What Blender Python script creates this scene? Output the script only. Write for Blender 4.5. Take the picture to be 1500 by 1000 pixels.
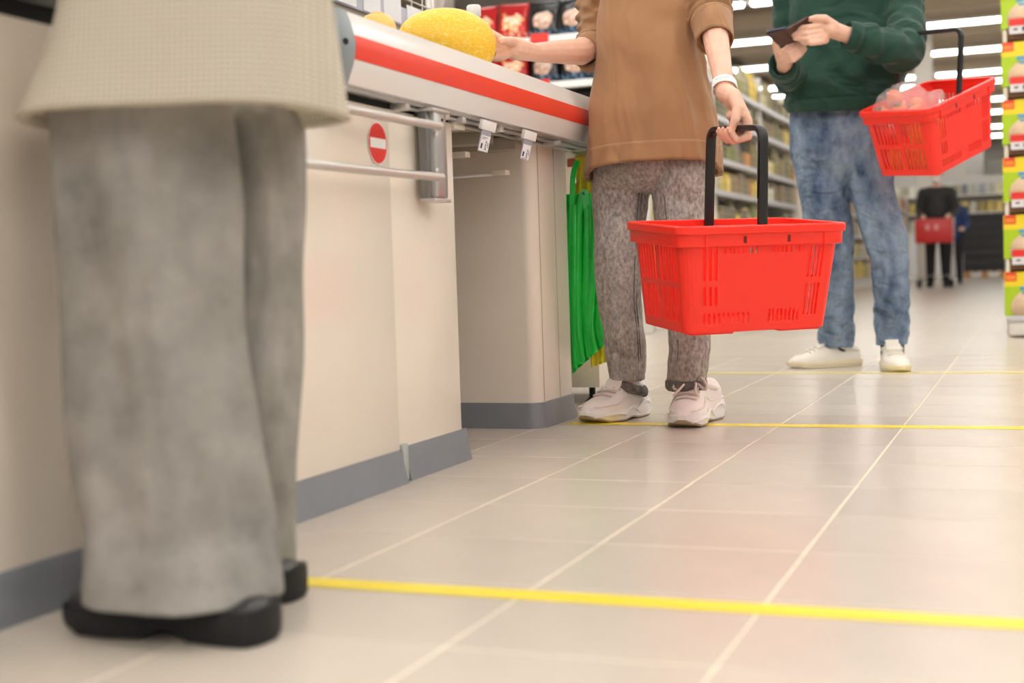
import bpy, bmesh, math, random
import numpy as np
from mathutils import Vector, Matrix, noise as mnoise

for o in list(bpy.data.objects): bpy.data.objects.remove(o)
SC = bpy.context.scene
COL = SC.collection
random.seed(7)

# ------------------------------------------------------------------ camera
F_PX = 1992.91
CAM_H = 0.42
CM = np.array([[0.9326948, 0.35926078, -0.03181352],      # right
               [-0.01127465, -0.05912151, -0.99818712],   # down
               [-0.36049034, 0.93136263, -0.05109178]])   # forward
cam_data = bpy.data.cameras.new('camera')
cam = bpy.data.objects.new('camera', cam_data)
COL.objects.link(cam)
m = Matrix.Identity(4)
for i in range(3):
    m[i][0] = CM[0][i]; m[i][1] = -CM[1][i]; m[i][2] = -CM[2][i]
m[2][3] = CAM_H
cam.matrix_world = m
cam_data.sensor_width = 36.0
cam_data.lens = F_PX * 36.0 / 1500.0
cam_data.clip_start = 0.02
cam_data.clip_end = 200
cam_data.dof.use_dof = True
cam_data.dof.focus_distance = 3.5
cam_data.dof.aperture_fstop = 2.8
SC.camera = cam

# ------------------------------------------------------------------ world, exposure
world = bpy.data.worlds.new('store_ambient')
SC.world = world
world.use_nodes = True
world.node_tree.nodes['Background'].inputs['Color'].default_value = (1.0, 0.985, 0.965, 1)
world.node_tree.nodes['Background'].inputs['Strength'].default_value = 0.50
SC.view_settings.view_transform = 'Standard'
SC.view_settings.look = 'None'
SC.view_settings.gamma = 1.0
SC.view_settings.use_curve_mapping = False
SC.view_settings.exposure = 0.03
LED_STRENGTH = 32.0     # rows above and behind the checkouts
LED_FAR = 10.0           # dimmer rows over the far aisles

# ------------------------------------------------------------------ helpers
def at(x, y, Y):
    """world point seen at pixel (x, y) that lies at the real distance Y down the aisle"""
    d = CM.T @ np.array([(x - 750) / F_PX, (y - 500) / F_PX, 1.0])
    t = Y / d[1]
    return Vector((d[0] * t, Y, CAM_H + d[2] * t))

def ppm(p):
    """pixels per metre at a world point"""
    return F_PX / float(CM[2] @ np.array([p[0], p[1], p[2] - CAM_H]))

def lin(r, g, b):
    def c(v):
        v /= 255.0
        return v / 12.92 if v <= 0.04045 else ((v + 0.055) / 1.055) ** 2.4
    return (c(r), c(g), c(b), 1.0)

def mat(name, col, rough=0.5, metal=0.0, var=0.0, vscale=20.0, col2=None, bump=0.0, bscale=200.0,
        spec=0.5, emit=None, alpha=1.0, coat=0.0, sheen=0.0, stretch=(1, 1, 1), rnd=0.0, sss=0.0, trans=0.0, detail=4.0, wrinkle=0.0, wscale=9.0, wstretch=(1, 1, .35)):
    m = bpy.data.materials.new(name); m.use_nodes = True
    nt = m.node_tree; N = nt.nodes; L = nt.links
    b = N['Principled BSDF']
    b.inputs['Base Color'].default_value = col
    b.inputs['Roughness'].default_value = rough
    b.inputs['Metallic'].default_value = metal
    b.inputs['Specular IOR Level'].default_value = spec
    b.inputs['Coat Weight'].default_value = coat
    b.inputs['Sheen Weight'].default_value = sheen
    b.inputs['Alpha'].default_value = alpha
    b.inputs['Transmission Weight'].default_value = trans
    if sss:
        b.inputs['Subsurface Weight'].default_value = sss
        b.inputs['Subsurface Radius'].default_value = (0.01, 0.004, 0.002)
        b.inputs['Subsurface Scale'].default_value = 0.5
    if emit:
        b.inputs['Emission Color'].default_value = col
        b.inputs['Emission Strength'].default_value = emit
    tc = N.new('ShaderNodeTexCoord')
    mp = N.new('ShaderNodeMapping'); mp.inputs['Scale'].default_value = stretch
    L.new(tc.outputs['Object'], mp.inputs['Vector'])
    src = None
    if var or col2:
        nz = N.new('ShaderNodeTexNoise'); nz.inputs['Scale'].default_value = vscale
        nz.inputs['Detail'].default_value = detail; nz.inputs['Roughness'].default_value = 0.65
        L.new(mp.outputs[0], nz.inputs['Vector'])
        rp = N.new('ShaderNodeValToRGB')
        rp.color_ramp.elements[0].position = 0.3; rp.color_ramp.elements[1].position = 0.7
        c2 = col2 if col2 else tuple(min(1, c * (1 + var)) for c in col[:3]) + (1,)
        c1 = col if col2 else tuple(c * (1 - var) for c in col[:3]) + (1,)
        rp.color_ramp.elements[0].color = c1; rp.color_ramp.elements[1].color = c2
        L.new(nz.outputs['Fac'], rp.inputs['Fac'])
        src = rp.outputs['Color']
    if rnd:
        oi = N.new('ShaderNodeObjectInfo')
        hs = N.new('ShaderNodeHueSaturation')
        mr = N.new('ShaderNodeMapRange')
        mr.inputs['To Min'].default_value = 1 - rnd; mr.inputs['To Max'].default_value = 1 + rnd
        L.new(oi.outputs['Random'], mr.inputs['Value'])
        L.new(mr.outputs[0], hs.inputs['Value'])
        if src: L.new(src, hs.inputs['Color'])
        else: hs.inputs['Color'].default_value = col
        src = hs.outputs['Color']
    if src:
        L.new(src, b.inputs['Base Color'])
    if bump:
        n2 = N.new('ShaderNodeTexNoise'); n2.inputs['Scale'].default_value = bscale; n2.inputs['Detail'].default_value = 3
        L.new(mp.outputs[0], n2.inputs['Vector'])
        bp = N.new('ShaderNodeBump'); bp.inputs['Strength'].default_value = bump; bp.inputs['Distance'].default_value = 0.002
        L.new(n2.outputs['Fac'], bp.inputs['Height'])
        L.new(bp.outputs[0], b.inputs['Normal'])
        if wrinkle:
            mp2 = N.new('ShaderNodeMapping'); mp2.inputs['Scale'].default_value = wstretch; L.new(tc.outputs['Object'], mp2.inputs['Vector'])
            n3 = N.new('ShaderNodeTexNoise'); n3.inputs['Scale'].default_value = wscale; n3.inputs['Detail'].default_value = 2; n3.inputs['Distortion'].default_value = .6
            L.new(mp2.outputs[0], n3.inputs['Vector'])
            b3 = N.new('ShaderNodeBump'); b3.inputs['Strength'].default_value = wrinkle; b3.inputs['Distance'].default_value = 0.05
            L.new(n3.outputs['Fac'], b3.inputs['Height']); L.new(b3.outputs[0], bp.inputs['Normal'])
    return m

def tag(o, label=None, cat=None, group=None, kind=None):
    if label: o['label'] = label
    if cat: o['category'] = cat
    if group: o['group'] = group
    if kind: o['kind'] = kind
    return o

def empty(name, loc=(0, 0, 0), label=None, cat=None, group=None, rot=(0, 0, 0)):
    o = bpy.data.objects.new(name, None); COL.objects.link(o)
    o.location = loc; o.rotation_euler = rot; o.empty_display_size = 0.05
    return tag(o, label, cat, group)

class MB:
    """collects shapes into one mesh"""
    def __init__(s): s.v = []; s.f = []
    def add(s, v, f):
        n = len(s.v); s.v += [tuple(p) for p in v]; s.f += [tuple(i + n for i in q) for q in f]; return s
    def box(s, lo, hi, ch=0.0):
        x0, y0, z0 = lo; x1, y1, z1 = hi
        if ch <= 0:
            v = [(x0,y0,z0),(x1,y0,z0),(x1,y1,z0),(x0,y1,z0),(x0,y0,z1),(x1,y0,z1),(x1,y1,z1),(x0,y1,z1)]
            return s.add(v, [(3,2,1,0),(4,5,6,7),(0,1,5,4),(1,2,6,5),(2,3,7,6),(3,0,4,7)])
        bm = bmesh.new(); bmesh.ops.create_cube(bm, size=1)
        for p in bm.verts:
            p.co = Vector(((x0+x1)/2 + p.co.x*(x1-x0), (y0+y1)/2 + p.co.y*(y1-y0), (z0+z1)/2 + p.co.z*(z1-z0)))
        bmesh.ops.bevel(bm, geom=bm.edges[:], offset=ch, segments=2, affect='EDGES', profile=0.5)
        bm.verts.index_update()
        s.add([p.co[:] for p in bm.verts], [[p.index for p in q.verts] for q in bm.faces]); bm.free()
        return s
    def loft(s, rings, cap=True, closed=True, loop=False):
        n = len(rings[0]); v = [p for r in rings for p in r]; f = []
        R = len(rings)
        for i in range(R if loop else R - 1):
            a = i * n; b = ((i + 1) % R) * n
            for j in range(n if closed else n - 1):
                k = (j + 1) % n
                f.append((a + j, a + k, b + k, b + j))
        if cap and not loop:
            f.append(tuple(reversed(range(n)))); f.append(tuple(range((R - 1) * n, R * n)))
        return s.add(v, f)
    def tube(s, pts, r, n=10, cap=True, loop=False):
        pts = [Vector(p) for p in pts]
        if not hasattr(r, '__len__'): r = [r] * len(pts)
        rings = []; up = None
        for i, p in enumerate(pts):
            if loop: d = pts[(i + 1) % len(pts)] - pts[i - 1]
            else: d = pts[min(i + 1, len(pts) - 1)] - pts[max(i - 1, 0)]
            d.normalize()
            if up is None:
                up = Vector((0, 0, 1)) if abs(d.z) < 0.9 else Vector((1, 0, 0))
            a = d.cross(up).normalized(); up = a.cross(d).normalized()
            rings.append([p + (a * math.cos(t) + up * math.sin(t)) * r[i] for t in [2 * math.pi * k / n for k in range(n)]])
        return s.loft(rings, cap and not loop, True, loop)
    def bar(s, pts, w, h, normal, cap=True):
        """rectangular section swept along pts; w across (along normal x dir), h along normal"""
        pts = [Vector(p) for p in pts]; nm = Vector(normal).normalized(); rings = []
        for i, p in enumerate(pts):
            d = (pts[min(i + 1, len(pts) - 1)] - pts[max(i - 1, 0)]).normalized()
            a = d.cross(nm).normalized(); b = a.cross(d).normalized()
            c = 0.28
            q = []
            for sx, sy in ((1, 1), (-1, 1), (-1, -1), (1, -1)):
                e1 = (sx * (1 - c), sy) if sx * sy > 0 else (sx, sy * (1 - c))
                e0 = (sx, sy * (1 - c)) if sx * sy > 0 else (sx * (1 - c), sy)
                q += [p + a * (w / 2 * e0[0]) + b * (h / 2 * e0[1]), p + a * (w / 2 * e1[0]) + b * (h / 2 * e1[1])]
            rings.append(q)
        return s.loft(rings, cap)
    def lathe(s, prof, c=(0, 0, 0), n=20, axis=None):
        rings = []
        for r, z in prof:
            rings.append([Vector((r * math.cos(2 * math.pi * k / n), r * math.sin(2 * math.pi * k / n), z)) for k in range(n)])
        if axis is not None:
            q = Vector((0, 0, 1)).rotation_difference(Vector(axis))
            rings = [[q @ p for p in R] for R in rings]
        rings = [[p + Vector(c) for p in R] for R in rings]
        return s.loft(rings, True)
    def cap(s, p0, r0, p1, r1, n=12):
        """tapered capsule"""
        p0 = Vector(p0); p1 = Vector(p1); d = p1 - p0; l = max(d.length, 1e-6)
        prof = []
        for k in range(5):
            t = math.pi / 2 * (k / 4); prof.append((max(r0 * math.sin(t), r0 * 0.05), -r0 * math.cos(t)))
        for k in range(5):
            t = math.pi / 2 * (k / 4); prof.append((max(r1 * math.cos(t), r1 * 0.05), l + r1 * math.sin(t)))
        return s.lathe(prof, p0, n, d / l)
    def chain(s, pts, rad):
        for i in range(len(pts) - 1): s.cap(pts[i], rad[i], pts[i + 1], rad[i + 1])
        return s
    def ell(s, c, rx, ry, rz, rot=None, n=20):
        v = []; f = []; R = rot or Matrix.Identity(3); m = n // 2
        prof = []
        rings = []
        for i in range(1, m):
            t = math.pi * i / m
            rings.append([Vector(c) + R @ Vector((rx * math.sin(t) * math.cos(2*math.pi*k/n), ry * math.sin(t) * math.sin(2*math.pi*k/n), -rz * math.cos(t))) for k in range(n)])
        return s.loft(rings, True)
    def mesh(s, name, smooth=True):
        me = bpy.data.meshes.new(name); me.from_pydata(s.v, [], s.f)
        bm = bmesh.new(); bm.from_mesh(me); bmesh.ops.recalc_face_normals(bm, faces=bm.faces[:]); bm.to_mesh(me); bm.free()
        if smooth:
            for p in me.polygons: p.use_smooth = True
        return me
    def build(s, name, material, parent=None, smooth=True, sharp=None):
        me = s.mesh(name, smooth)
        if smooth and sharp is not None:
            me.set_sharp_from_angle(angle=math.radians(sharp))
        me.materials.append(material)
        o = bpy.data.objects.new(name, me); COL.objects.link(o)
        if parent: o.parent = parent
        return o
    def remesh(s, name, material, voxel, it=2, parent=None, factor=0.5):
        me = s.mesh(name)
        t = bpy.data.objects.new('tmp', me); COL.objects.link(t)
        r = t.modifiers.new('r', 'REMESH'); r.mode = 'VOXEL'; r.voxel_size = voxel; r.use_smooth_shade = True
        if it:
            sm = t.modifiers.new('s', 'SMOOTH'); sm.factor = factor; sm.iterations = it
        dg = bpy.context.evaluated_depsgraph_get(); dg.update()
        out = bpy.data.meshes.new_from_object(t.evaluated_get(dg))
        bpy.data.objects.remove(t); bpy.data.meshes.remove(me)
        out.name = name; out.materials.clear(); out.materials.append(material)
        for p in out.polygons: p.use_smooth = True; p.material_index = 0
        o = bpy.data.objects.new(name, out); COL.objects.link(o)
        if parent: o.parent = parent
        return o

def obj(name, me, parent=None, loc=None, rot=None):
    o = bpy.data.objects.new(name, me); COL.objects.link(o)
    if parent: o.parent = parent
    if loc: o.location = loc
    if rot: o.rotation_euler = rot
    return o

def structure(o):
    o['kind'] = 'structure'; return o

def spline(pts, n):
    """Catmull-Rom resample of a list of tuples"""
    P = np.array([list(p) for p in pts], float); out = []
    S = len(P) - 1
    for i in range(n):
        t = i / (n - 1) * S; k = min(int(t), S - 1); u = t - k
        p0 = P[max(k - 1, 0)]; p1 = P[k]; p2 = P[k + 1]; p3 = P[min(k + 2, S)]
        out.append(0.5 * (2*p1 + (p2-p0)*u + (2*p0-5*p1+4*p2-p3)*u*u + (3*p1-p0-3*p2+p3)*u**3))
    return out

def nz(x, y, z): return mnoise.noise(Vector((x, y, z)))

# ------------------------------------------------------------------ materials
M = {}
M['tile'] = mat('floor_tile_ceramic', lin(205, 196, 184), 0.27, var=0.035, vscale=5, rnd=0.03, bump=0.04, bscale=60, spec=0.4)
M['grout'] = mat('grout', lin(230, 218, 196), 0.8, var=0.12, vscale=14)
M['tape'] = mat('yellow_tape', lin(250, 222, 30), 0.4, col2=lin(246, 226, 70), vscale=9)
M['tape_worn'] = mat('worn_yellow_tape', lin(226, 214, 150), 0.45, col2=lin(236, 220, 100), vscale=5)
M['cream'] = mat('cream_laminate', lin(240, 229, 215), 0.16, var=0.012, vscale=3, spec=0.4)
M['skirt'] = mat('grey_skirting_vinyl', lin(132, 135, 141), 0.32, var=0.05, vscale=12)
M['bumper'] = mat('white_bumper_profile', lin(236, 234, 231), 0.2, metal=0.0)
M['red_strip'] = mat('red_bumper_strip', lin(240, 62, 40), 0.28)
M['capgrey'] = mat('grey_plastic', lin(140, 148, 152), 0.4)
M['alu'] = mat('brushed_aluminium', lin(196, 196, 196), 0.32, metal=0.75, var=0.05, vscale=30, stretch=(1, 1, 0.05))
M['chrome'] = mat('satin_tube_steel', lin(214, 212, 208), 0.3, metal=0.55)
M['black'] = mat('black_plastic', lin(26, 25, 25), 0.38)
M['dark'] = mat('dark_rubber_and_gap_shade', lin(20, 20, 20), 0.7)  # rubber parts, and the painted shade in the counter gaps
M['white'] = mat('white_plastic', lin(240, 240, 238), 0.4)
M['paper'] = mat('white_paper', lin(238, 238, 242), 0.7)
M['film'] = mat('clear_tag_pocket', lin(168, 168, 184), 0.3)
M['ink'] = mat('print_ink', lin(52, 50, 58), 0.7)
M['red'] = mat('red_vinyl', lin(228, 48, 38), 0.4)
M['belt'] = mat('conveyor_belt', lin(40, 40, 42), 0.6, var=0.1, vscale=60)
M['inner'] = mat('under_counter_grey', lin(170, 162, 148), 0.45)
M['basket'] = mat('red_basket_plastic', lin(252, 54, 40), 0.34, spec=0.4, sss=0.0)
M['skin'] = mat('skin', lin(238, 194, 170), 0.5, col2=lin(232, 182, 158), vscale=35, sss=0.12, bump=0.08, bscale=500)
M['nail'] = mat('nail', lin(240, 186, 168), 0.25)
M['sweat'] = mat('brown_cotton_fleece', lin(171, 128, 91), 0.85, col2=lin(160, 118, 82), vscale=6, sheen=0.15, bump=0.15, bscale=900, wrinkle=.9, wscale=9, wstretch=(1, 1, .32))
M['wjean'] = mat('grey_acid_wash_denim', lin(120, 113, 110), 0.85, col2=lin(208, 200, 194), vscale=85, stretch=(1.4, 1.4, .8), bump=0.3, bscale=900, detail=10, wrinkle=.6, wscale=16, wstretch=(1, 1, .8))
M['wcuff'] = mat('dark_grey_denim', lin(74, 71, 70), 0.85, col2=lin(138, 132, 127), vscale=60, bump=0.4, bscale=400)
M['mjean'] = mat('blue_washed_denim', lin(46, 70, 104), 0.85, col2=lin(150, 170, 192), vscale=8, stretch=(1.5, 1.5, .8), bump=0.3, bscale=700, detail=8, wrinkle=.9, wscale=14, wstretch=(.7, .7, 1.2))
M['hood'] = mat('dark_green_fleece', lin(32, 71, 58), 0.9, col2=lin(26, 62, 50), vscale=8, sheen=0.1, bump=0.12, bscale=800, wrinkle=.9, wscale=8, wstretch=(.8, .8, 1.1))
M['shoe'] = mat('white_leather', lin(248, 240, 236), 0.45, var=0.015, vscale=30)
M['sole'] = mat('white_foam_sole', lin(250, 246, 244), 0.5)
M['outsole'] = mat('beige_outsole', lin(178, 158, 132), 0.6)
M['lace'] = mat('pale_lace', lin(232, 216, 210), 0.7)
M['sock'] = mat('dark_sock', lin(40, 40, 44), 0.9)
M['mshoe'] = mat('white_canvas_shoe', lin(244, 240, 230), 0.5)
M['cream_sole'] = mat('cream_rubber_sole', lin(232, 220, 190), 0.5)
M['ftrouser'] = mat('grey_wide_trouser', lin(124, 121, 116), 0.9, col2=lin(166, 162, 156), vscale=9, bump=0.3, bscale=500, detail=7, wrinkle=.9, wscale=8, wstretch=(1, 1, .35))
M['bshoe'] = mat('black_leather', lin(36, 36, 38), 0.35)
M['brown_case'] = mat('brown_leather_case', lin(78, 50, 44), 0.45)
M['screen'] = mat('phone_glass', lin(70, 76, 100), 0.08)
M['hair'] = mat('dark_hair', lin(60, 42, 32), 0.6)
# ------------------------------------------------------------------ floor
TX, TY = 0.311, 0.2977
TX0, TY0 = -0.319, 1.9787
def floor_material():
    m = bpy.data.materials.new('tiled_floor'); m.use_nodes = True
    nt = m.node_tree; N = nt.nodes; L = nt.links; b = N['Principled BSDF']
    tc = N.new('ShaderNodeTexCoord'); sx = N.new('ShaderNodeSeparateXYZ')
    L.new(tc.outputs['Object'], sx.inputs[0])
    def math_(op, a, c=None):
        n = N.new('ShaderNodeMath'); n.operation = op
        for i, q in enumerate((a, c)):
            if q is None: continue
            if hasattr(q, 'name'): L.new(q, n.inputs[i])
            else: n.inputs[i].default_value = q
        return n.outputs[0]
    g = []
    for ax, st, o0 in ((0, TX, TX0), (1, TY, TY0)):
        t = math_('SUBTRACT', sx.outputs[ax], o0)
        t = math_('DIVIDE', t, st); t = math_('FRACT', t)
        t = math_('ABSOLUTE', math_('SUBTRACT', t, 0.5))
        g.append(math_('GREATER_THAN', t, 0.4925))
    gm = math_('MAXIMUM', g[0], g[1])
    nzn = N.new('ShaderNodeTexNoise'); nzn.inputs['Scale'].default_value = 3
    L.new(tc.outputs['Object'], nzn.inputs['Vector'])
    rp = N.new('ShaderNodeValToRGB')
    rp.color_ramp.elements[0].color = lin(203, 194, 181); rp.color_ramp.elements[1].color = lin(211, 202, 190)
    L.new(nzn.outputs['Fac'], rp.inputs[0])
    mx = N.new('ShaderNodeMixRGB'); L.new(gm, mx.inputs['Fac']); L.new(rp.outputs[0], mx.inputs['Color1'])
    mx.inputs['Color2'].default_value = lin(218, 208, 190)
    L.new(mx.outputs[0], b.inputs['Base Color'])
    b.inputs['Roughness'].default_value = 0.27; b.inputs['Specular IOR Level'].default_value = 0.4
    return m
ROW0, ROW1, COL0, COL1 = -4, 14, -4, 4
yA, yB = TY0 + ROW0 * TY, TY0 + ROW1 * TY
xA, xB = TX0 + COL0 * TX, TX0 + COL1 * TX
fb = MB()
# store floor around the near field; the near field itself is a grout bed that carries single tiles
fb.box((-14, yB, -0.05), (14, 53, 0.0)); fb.box((-14, -8, -0.05), (14, yA, 0.0))
fb.box((-14, yA, -0.05), (xA, yB, 0.0)); fb.box((xB, yA, -0.05), (14, yB, 0.0))
floor = structure(fb.build('floor', floor_material(), smooth=False))
gb = MB(); gb.box((xA, yA, -0.05), (xB, yB, -0.0012))
gb.build('grout_bed', M['grout'], floor, smooth=False)
def tile_mesh():
    g = 0.0017; c = 0.0012; x0, x1, y0, y1 = g, TX - g, g, TY - g
    v = [(x0,y0,-.01),(x1,y0,-.01),(x1,y1,-.01),(x0,y1,-.01),(x0,y0,-c),(x1,y0,-c),(x1,y1,-c),(x0,y1,-c),
         (x0+c,y0+c,0),(x1-c,y0+c,0),(x1-c,y1-c,0),(x0+c,y1-c,0)]
    f = [(0,1,5,4),(1,2,6,5),(2,3,7,6),(3,0,4,7),(4,5,9,8),(5,6,10,9),(6,7,11,10),(7,4,8,11),(8,9,10,11)]
    mb = MB(); mb.add(v, f); me = mb.mesh('tile', False); me.materials.append(M['tile']); return me
tm = tile_mesh()
for r in range(ROW0, ROW1):
    for c in range(COL0, COL1):
        obj('tile', tm, floor, (TX0 + c * TX, TY0 + r * TY, random.uniform(-0.0003, 0.0002)),
            (random.uniform(-.0008, .0008), random.uniform(-.0008, .0008), 0))

def tape(name, y, x0, x1, w, material, label):
    mb = MB(); n = 60; rings = []
    for i in range(n + 1):
        x = x0 + (x1 - x0) * i / n
        e = 0.0012 * nz(x * 9, y, 0)
        z = 0.0005
        rings.append([(x, y - w/2 + e, z), (x, y - w/2 + e, z + .0006), (x, y + w/2 + e * .7, z + .0006), (x, y + w/2 + e * .7, z)])
    mb.loft(rings)
    o = mb.build(name, material, None, False)
    return tag(o, label, 'floor tape')
tape('floor_tape', 1.634, -1.185, 1.2, 0.047, M['tape'], 'bright yellow tape line on the floor nearest the camera')
tape('floor_tape', 3.522, -1.20, 1.4, 0.055, M['tape'], 'yellow tape line on the floor under the white-pink sneakers')
tape('floor_tape', 5.215, -1.25, 1.6, 0.055, M['tape_worn'], 'faded yellow tape line at the feet of the shopper in green')

# ------------------------------------------------------------------ ceiling, walls, column
CEIL = 4.6
ceil_m = mat('ceiling_panel', lin(176, 160, 136), 0.8, var=0.08, vscale=1.2)
beam_m = mat('ceiling_beam_paint', lin(205, 188, 162), 0.7)
dbeam_m = mat('dark_ceiling_duct', lin(84, 76, 66), 0.7)
wall_m = mat('far_wall_paint', lin(206, 202, 194), 0.8, var=0.03, vscale=0.5)
wall_g = mat('grey_wall_panel', lin(160, 156, 146), 0.7)
cb = MB(); cb.box((-14, -8, CEIL), (14, 53, CEIL + .1)); ceiling = structure(cb.build('ceiling', ceil_m, smooth=False))
for y in np.arange(-6, 52, 2.9):
    b = MB(); b.box((-14, y, CEIL - .22), (14, y + .16, CEIL), .01); b.build('beam', beam_m, ceiling, False)
for x in (-6.0, -3.2, 1.4, 4.8):
    b = MB(); b.box((x, -8, CEIL - .16), (x + .35, 52, CEIL - .02), .01); b.build('duct', dbeam_m, ceiling, False)
b = MB(); b.box((-14, 52, 0), (14, 52.2, CEIL)); structure(b.build('wall_back', wall_m, smooth=False))
b = MB(); b.box((-14.2, -8, 0), (-14, 52, CEIL)); structure(b.build('wall_left', wall_m, smooth=False))

# LED strip rows
led_m = mat('led_diffuser', (1.0, 0.985, 0.96, 1), 0.5, emit=LED_STRENGTH)
led_f = mat('far_led_diffuser', (1.0, 0.985, 0.96, 1), 0.5, emit=LED_FAR)
hous_m = mat('led_housing', lin(225, 224, 220), 0.5)
LED_Y = [-5.6, -2.5, 0.6, 3.7, 6.8, 9.9, 13.0, 16.1, 20.6, 24.1, 27.4, 30.7, 32.4, 36.1, 39.3, 43.7, 47.0]
names = {24.1: 'nearest LED strip light seen beside the green hoodie', 27.4: 'second LED strip light across the ceiling above the aisle',
         30.7: 'third LED strip light, just above the raised basket rim', 32.4: 'fourth LED strip light, touching the raised basket rim', 36.1: 'fifth LED strip light, seen right of the raised basket',
         39.3: 'sixth LED strip light, seen right of the raised basket', 43.7: 'seventh LED strip light down the store, right of the basket',
         47.0: 'farthest LED strip light at the back wall of the store'}
for y in LED_Y:
    e = empty('ceiling_light', (0, y, CEIL - .26), names.get(y, 'LED strip light on the ceiling above the picture, %s row from the camera end' % ['first', 'second', 'third', 'fourth', 'fifth', 'sixth', 'seventh', 'eighth', 'ninth', 'tenth'][min(9, LED_Y.index(y))]), 'ceiling light',
              None if y in names else 'ceiling lights out of view')
    if y not in names: e['group'] = 'ceiling lights out of view'
    hb = MB(); hb.box((-8, -.07, 0), (8, .07, .05), .005)
    for x in (-7, -3.5, 0, 3.5, 7): hb.box((x - .01, -.01, .05), (x + .01, .01, .26))
    hb.build('housing', hous_m, e, False)
    db = MB()
    for k in range(8):
        db.box((-7.95 + k * 2, -.06, -.05), (-6.08 + k * 2, .06, -.001), .012)
    db.build('diffuser', led_m if y < 12 else led_f, e, False)
# ------------------------------------------------------------------ checkout counter
def rounded_ring(x0, x1, y0, y1, z, r, seg=6):
    """counter footprints: rounded at the two customer-side corners (x1)"""
    pts = [(x0, y0, z)]
    for k in range(seg + 1):
        t = -math.pi / 2 + math.pi / 2 * k / seg
        pts.append((x1 - r + r * math.cos(t), y0 + r + r * math.sin(t), z))
    for k in range(seg + 1):
        t = math.pi / 2 * k / seg
        pts.append((x1 - r + r * math.cos(t), y1 - r + r * math.sin(t), z))
    pts.append((x0, y1, z))
    return pts

def skirt(x0, x1, y0, y1, r, parent, h=0.068):
    mb = MB()
    prof = [(0.012, 0.0), (0.011, h * .3), (0.006, h * .6), (0.004, h - .004), (0.002, h), (-.02, h), (-.02, 0)]
    mb.loft([rounded_ring(x0, x1 + o, y0 - (o if r > .004 else 0), y1 + (o if r > .004 else 0), z, max(r + o, .002)) for o, z in prof])
    return mb.build('skirting', M['skirt'], parent, sharp=40)

CX = -1.205   # customer face of the counter
# main body: two front panels, the second set back a little
cab = empty('checkout_cabinet', (CX - .35, 2.2, 0), 'cream laminate checkout cabinet body with grey skirting and no-entry sticker', 'checkout counter')
inv = Matrix.Translation(-Vector((CX - .35, 2.2, 0)))
def child(mb, name, material, root, **k):
    o = mb.build(name, material, None, **k)
    o.parent = root; o.matrix_parent_inverse = root.matrix_world.inverted() if False else Matrix.Translation(-root.location)
    return o
b = MB(); b.box((-1.93, 1.70, .04), (CX - .018, 2.785, .754)); child(b, 'body', M['inner'], cab, smooth=False)
b = MB(); b.box((CX - .018, 1.70, .02), (CX, 2.468, .752), .002); child(b, 'front_panel', M['cream'], cab, sharp=30)
b = MB(); b.box((CX - .022, 2.4695, .02), (CX - .005, 2.797, .754), .002); child(b, 'front_panel', M['cream'], cab, sharp=30)
def straight_skirt(y0, y1, x, h, parent):
    mb = MB(); prof = [(x + .016, 0.0), (x + .013, .012), (x + .006, h * .6), (x + .005, h - .006), (x + .003, h), (x - .02, h), (x - .02, 0)]
    n = 8
    mb.loft([[(px - .0, y0 + (y1 - y0) * i / n, z) for px, z in prof] for i in range(n + 1)])
    o = mb.build('skirting', M['skirt'], None, sharp=40); o.parent = parent; o.matrix_parent_inverse = Matrix.Translation(-parent.location)
    return o
straight_skirt(1.70, 2.472, CX, .068, cab)
straight_skirt(2.502, 2.822, CX - .008, .071, cab)
b = MB(); b.box((CX - .01, 2.474, .003), (CX + .004, 2.500, .078), .003); child(b, 'skirting_joint', mat('pale_skirting_joint', lin(176, 184, 178), .4), cab, sharp=40)

# no-entry sticker
st = empty('no_entry_sticker', (CX + .0012, 2.414, .680), 'round red no-entry sticker with white bar on the cream panel', 'sign')
b = MB(); b.lathe([(.0415, 0), (.0415, .0006)], (0, 0, 0), 40, (1, 0, 0)); b.build('rim', M['white'], st, False)
b = MB(); b.lathe([(.0395, .0002), (.0395, .0011)], (0, 0, 0), 40, (1, 0, 0)); b.build('disc', M['red'], st, False)
b = MB(); b.box((.0008, -.034, -.0095), (.0016, .034, .0095)); b.build('bar', M['white'], st, False)

# far pedestal (rounded corners) behind the open knee space
ped = empty('checkout_pedestal', (-1.55, 3.55, 0), 'cream checkout pedestal with rounded corners beyond the open knee space', 'checkout counter')
PXF = -1.242
b = MB(); b.loft([rounded_ring(-1.93, PXF, 3.40, 3.70, z, .035, 8) for z in (.03, .768)]); child(b, 'body', M['cream'], ped, sharp=40)
b = MB(); b.box((PXF - .004, 3.566, .07), (PXF + .0006, 3.5685, .768)); child(b, 'seam', M['inner'], ped, smooth=False)
b = MB(); b.box((PXF - .004, 3.436, .07), (PXF + .0012, 3.438, .768)); child(b, 'seam', M['inner'], ped, smooth=False)
mb = MB(); h = .068
prof = [(0.014, 0.0), (0.012, h * .3), (0.006, h * .6), (0.005, h - .004), (0.003, h), (-.02, h), (-.02, 0)]
mb.loft([rounded_ring(-1.93, PXF + o, 3.40 - o, 3.70 + o, z, .035 + o, 8) for o, z in prof])
child(mb, 'skirting', M['skirt'], ped, sharp=40)

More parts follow.
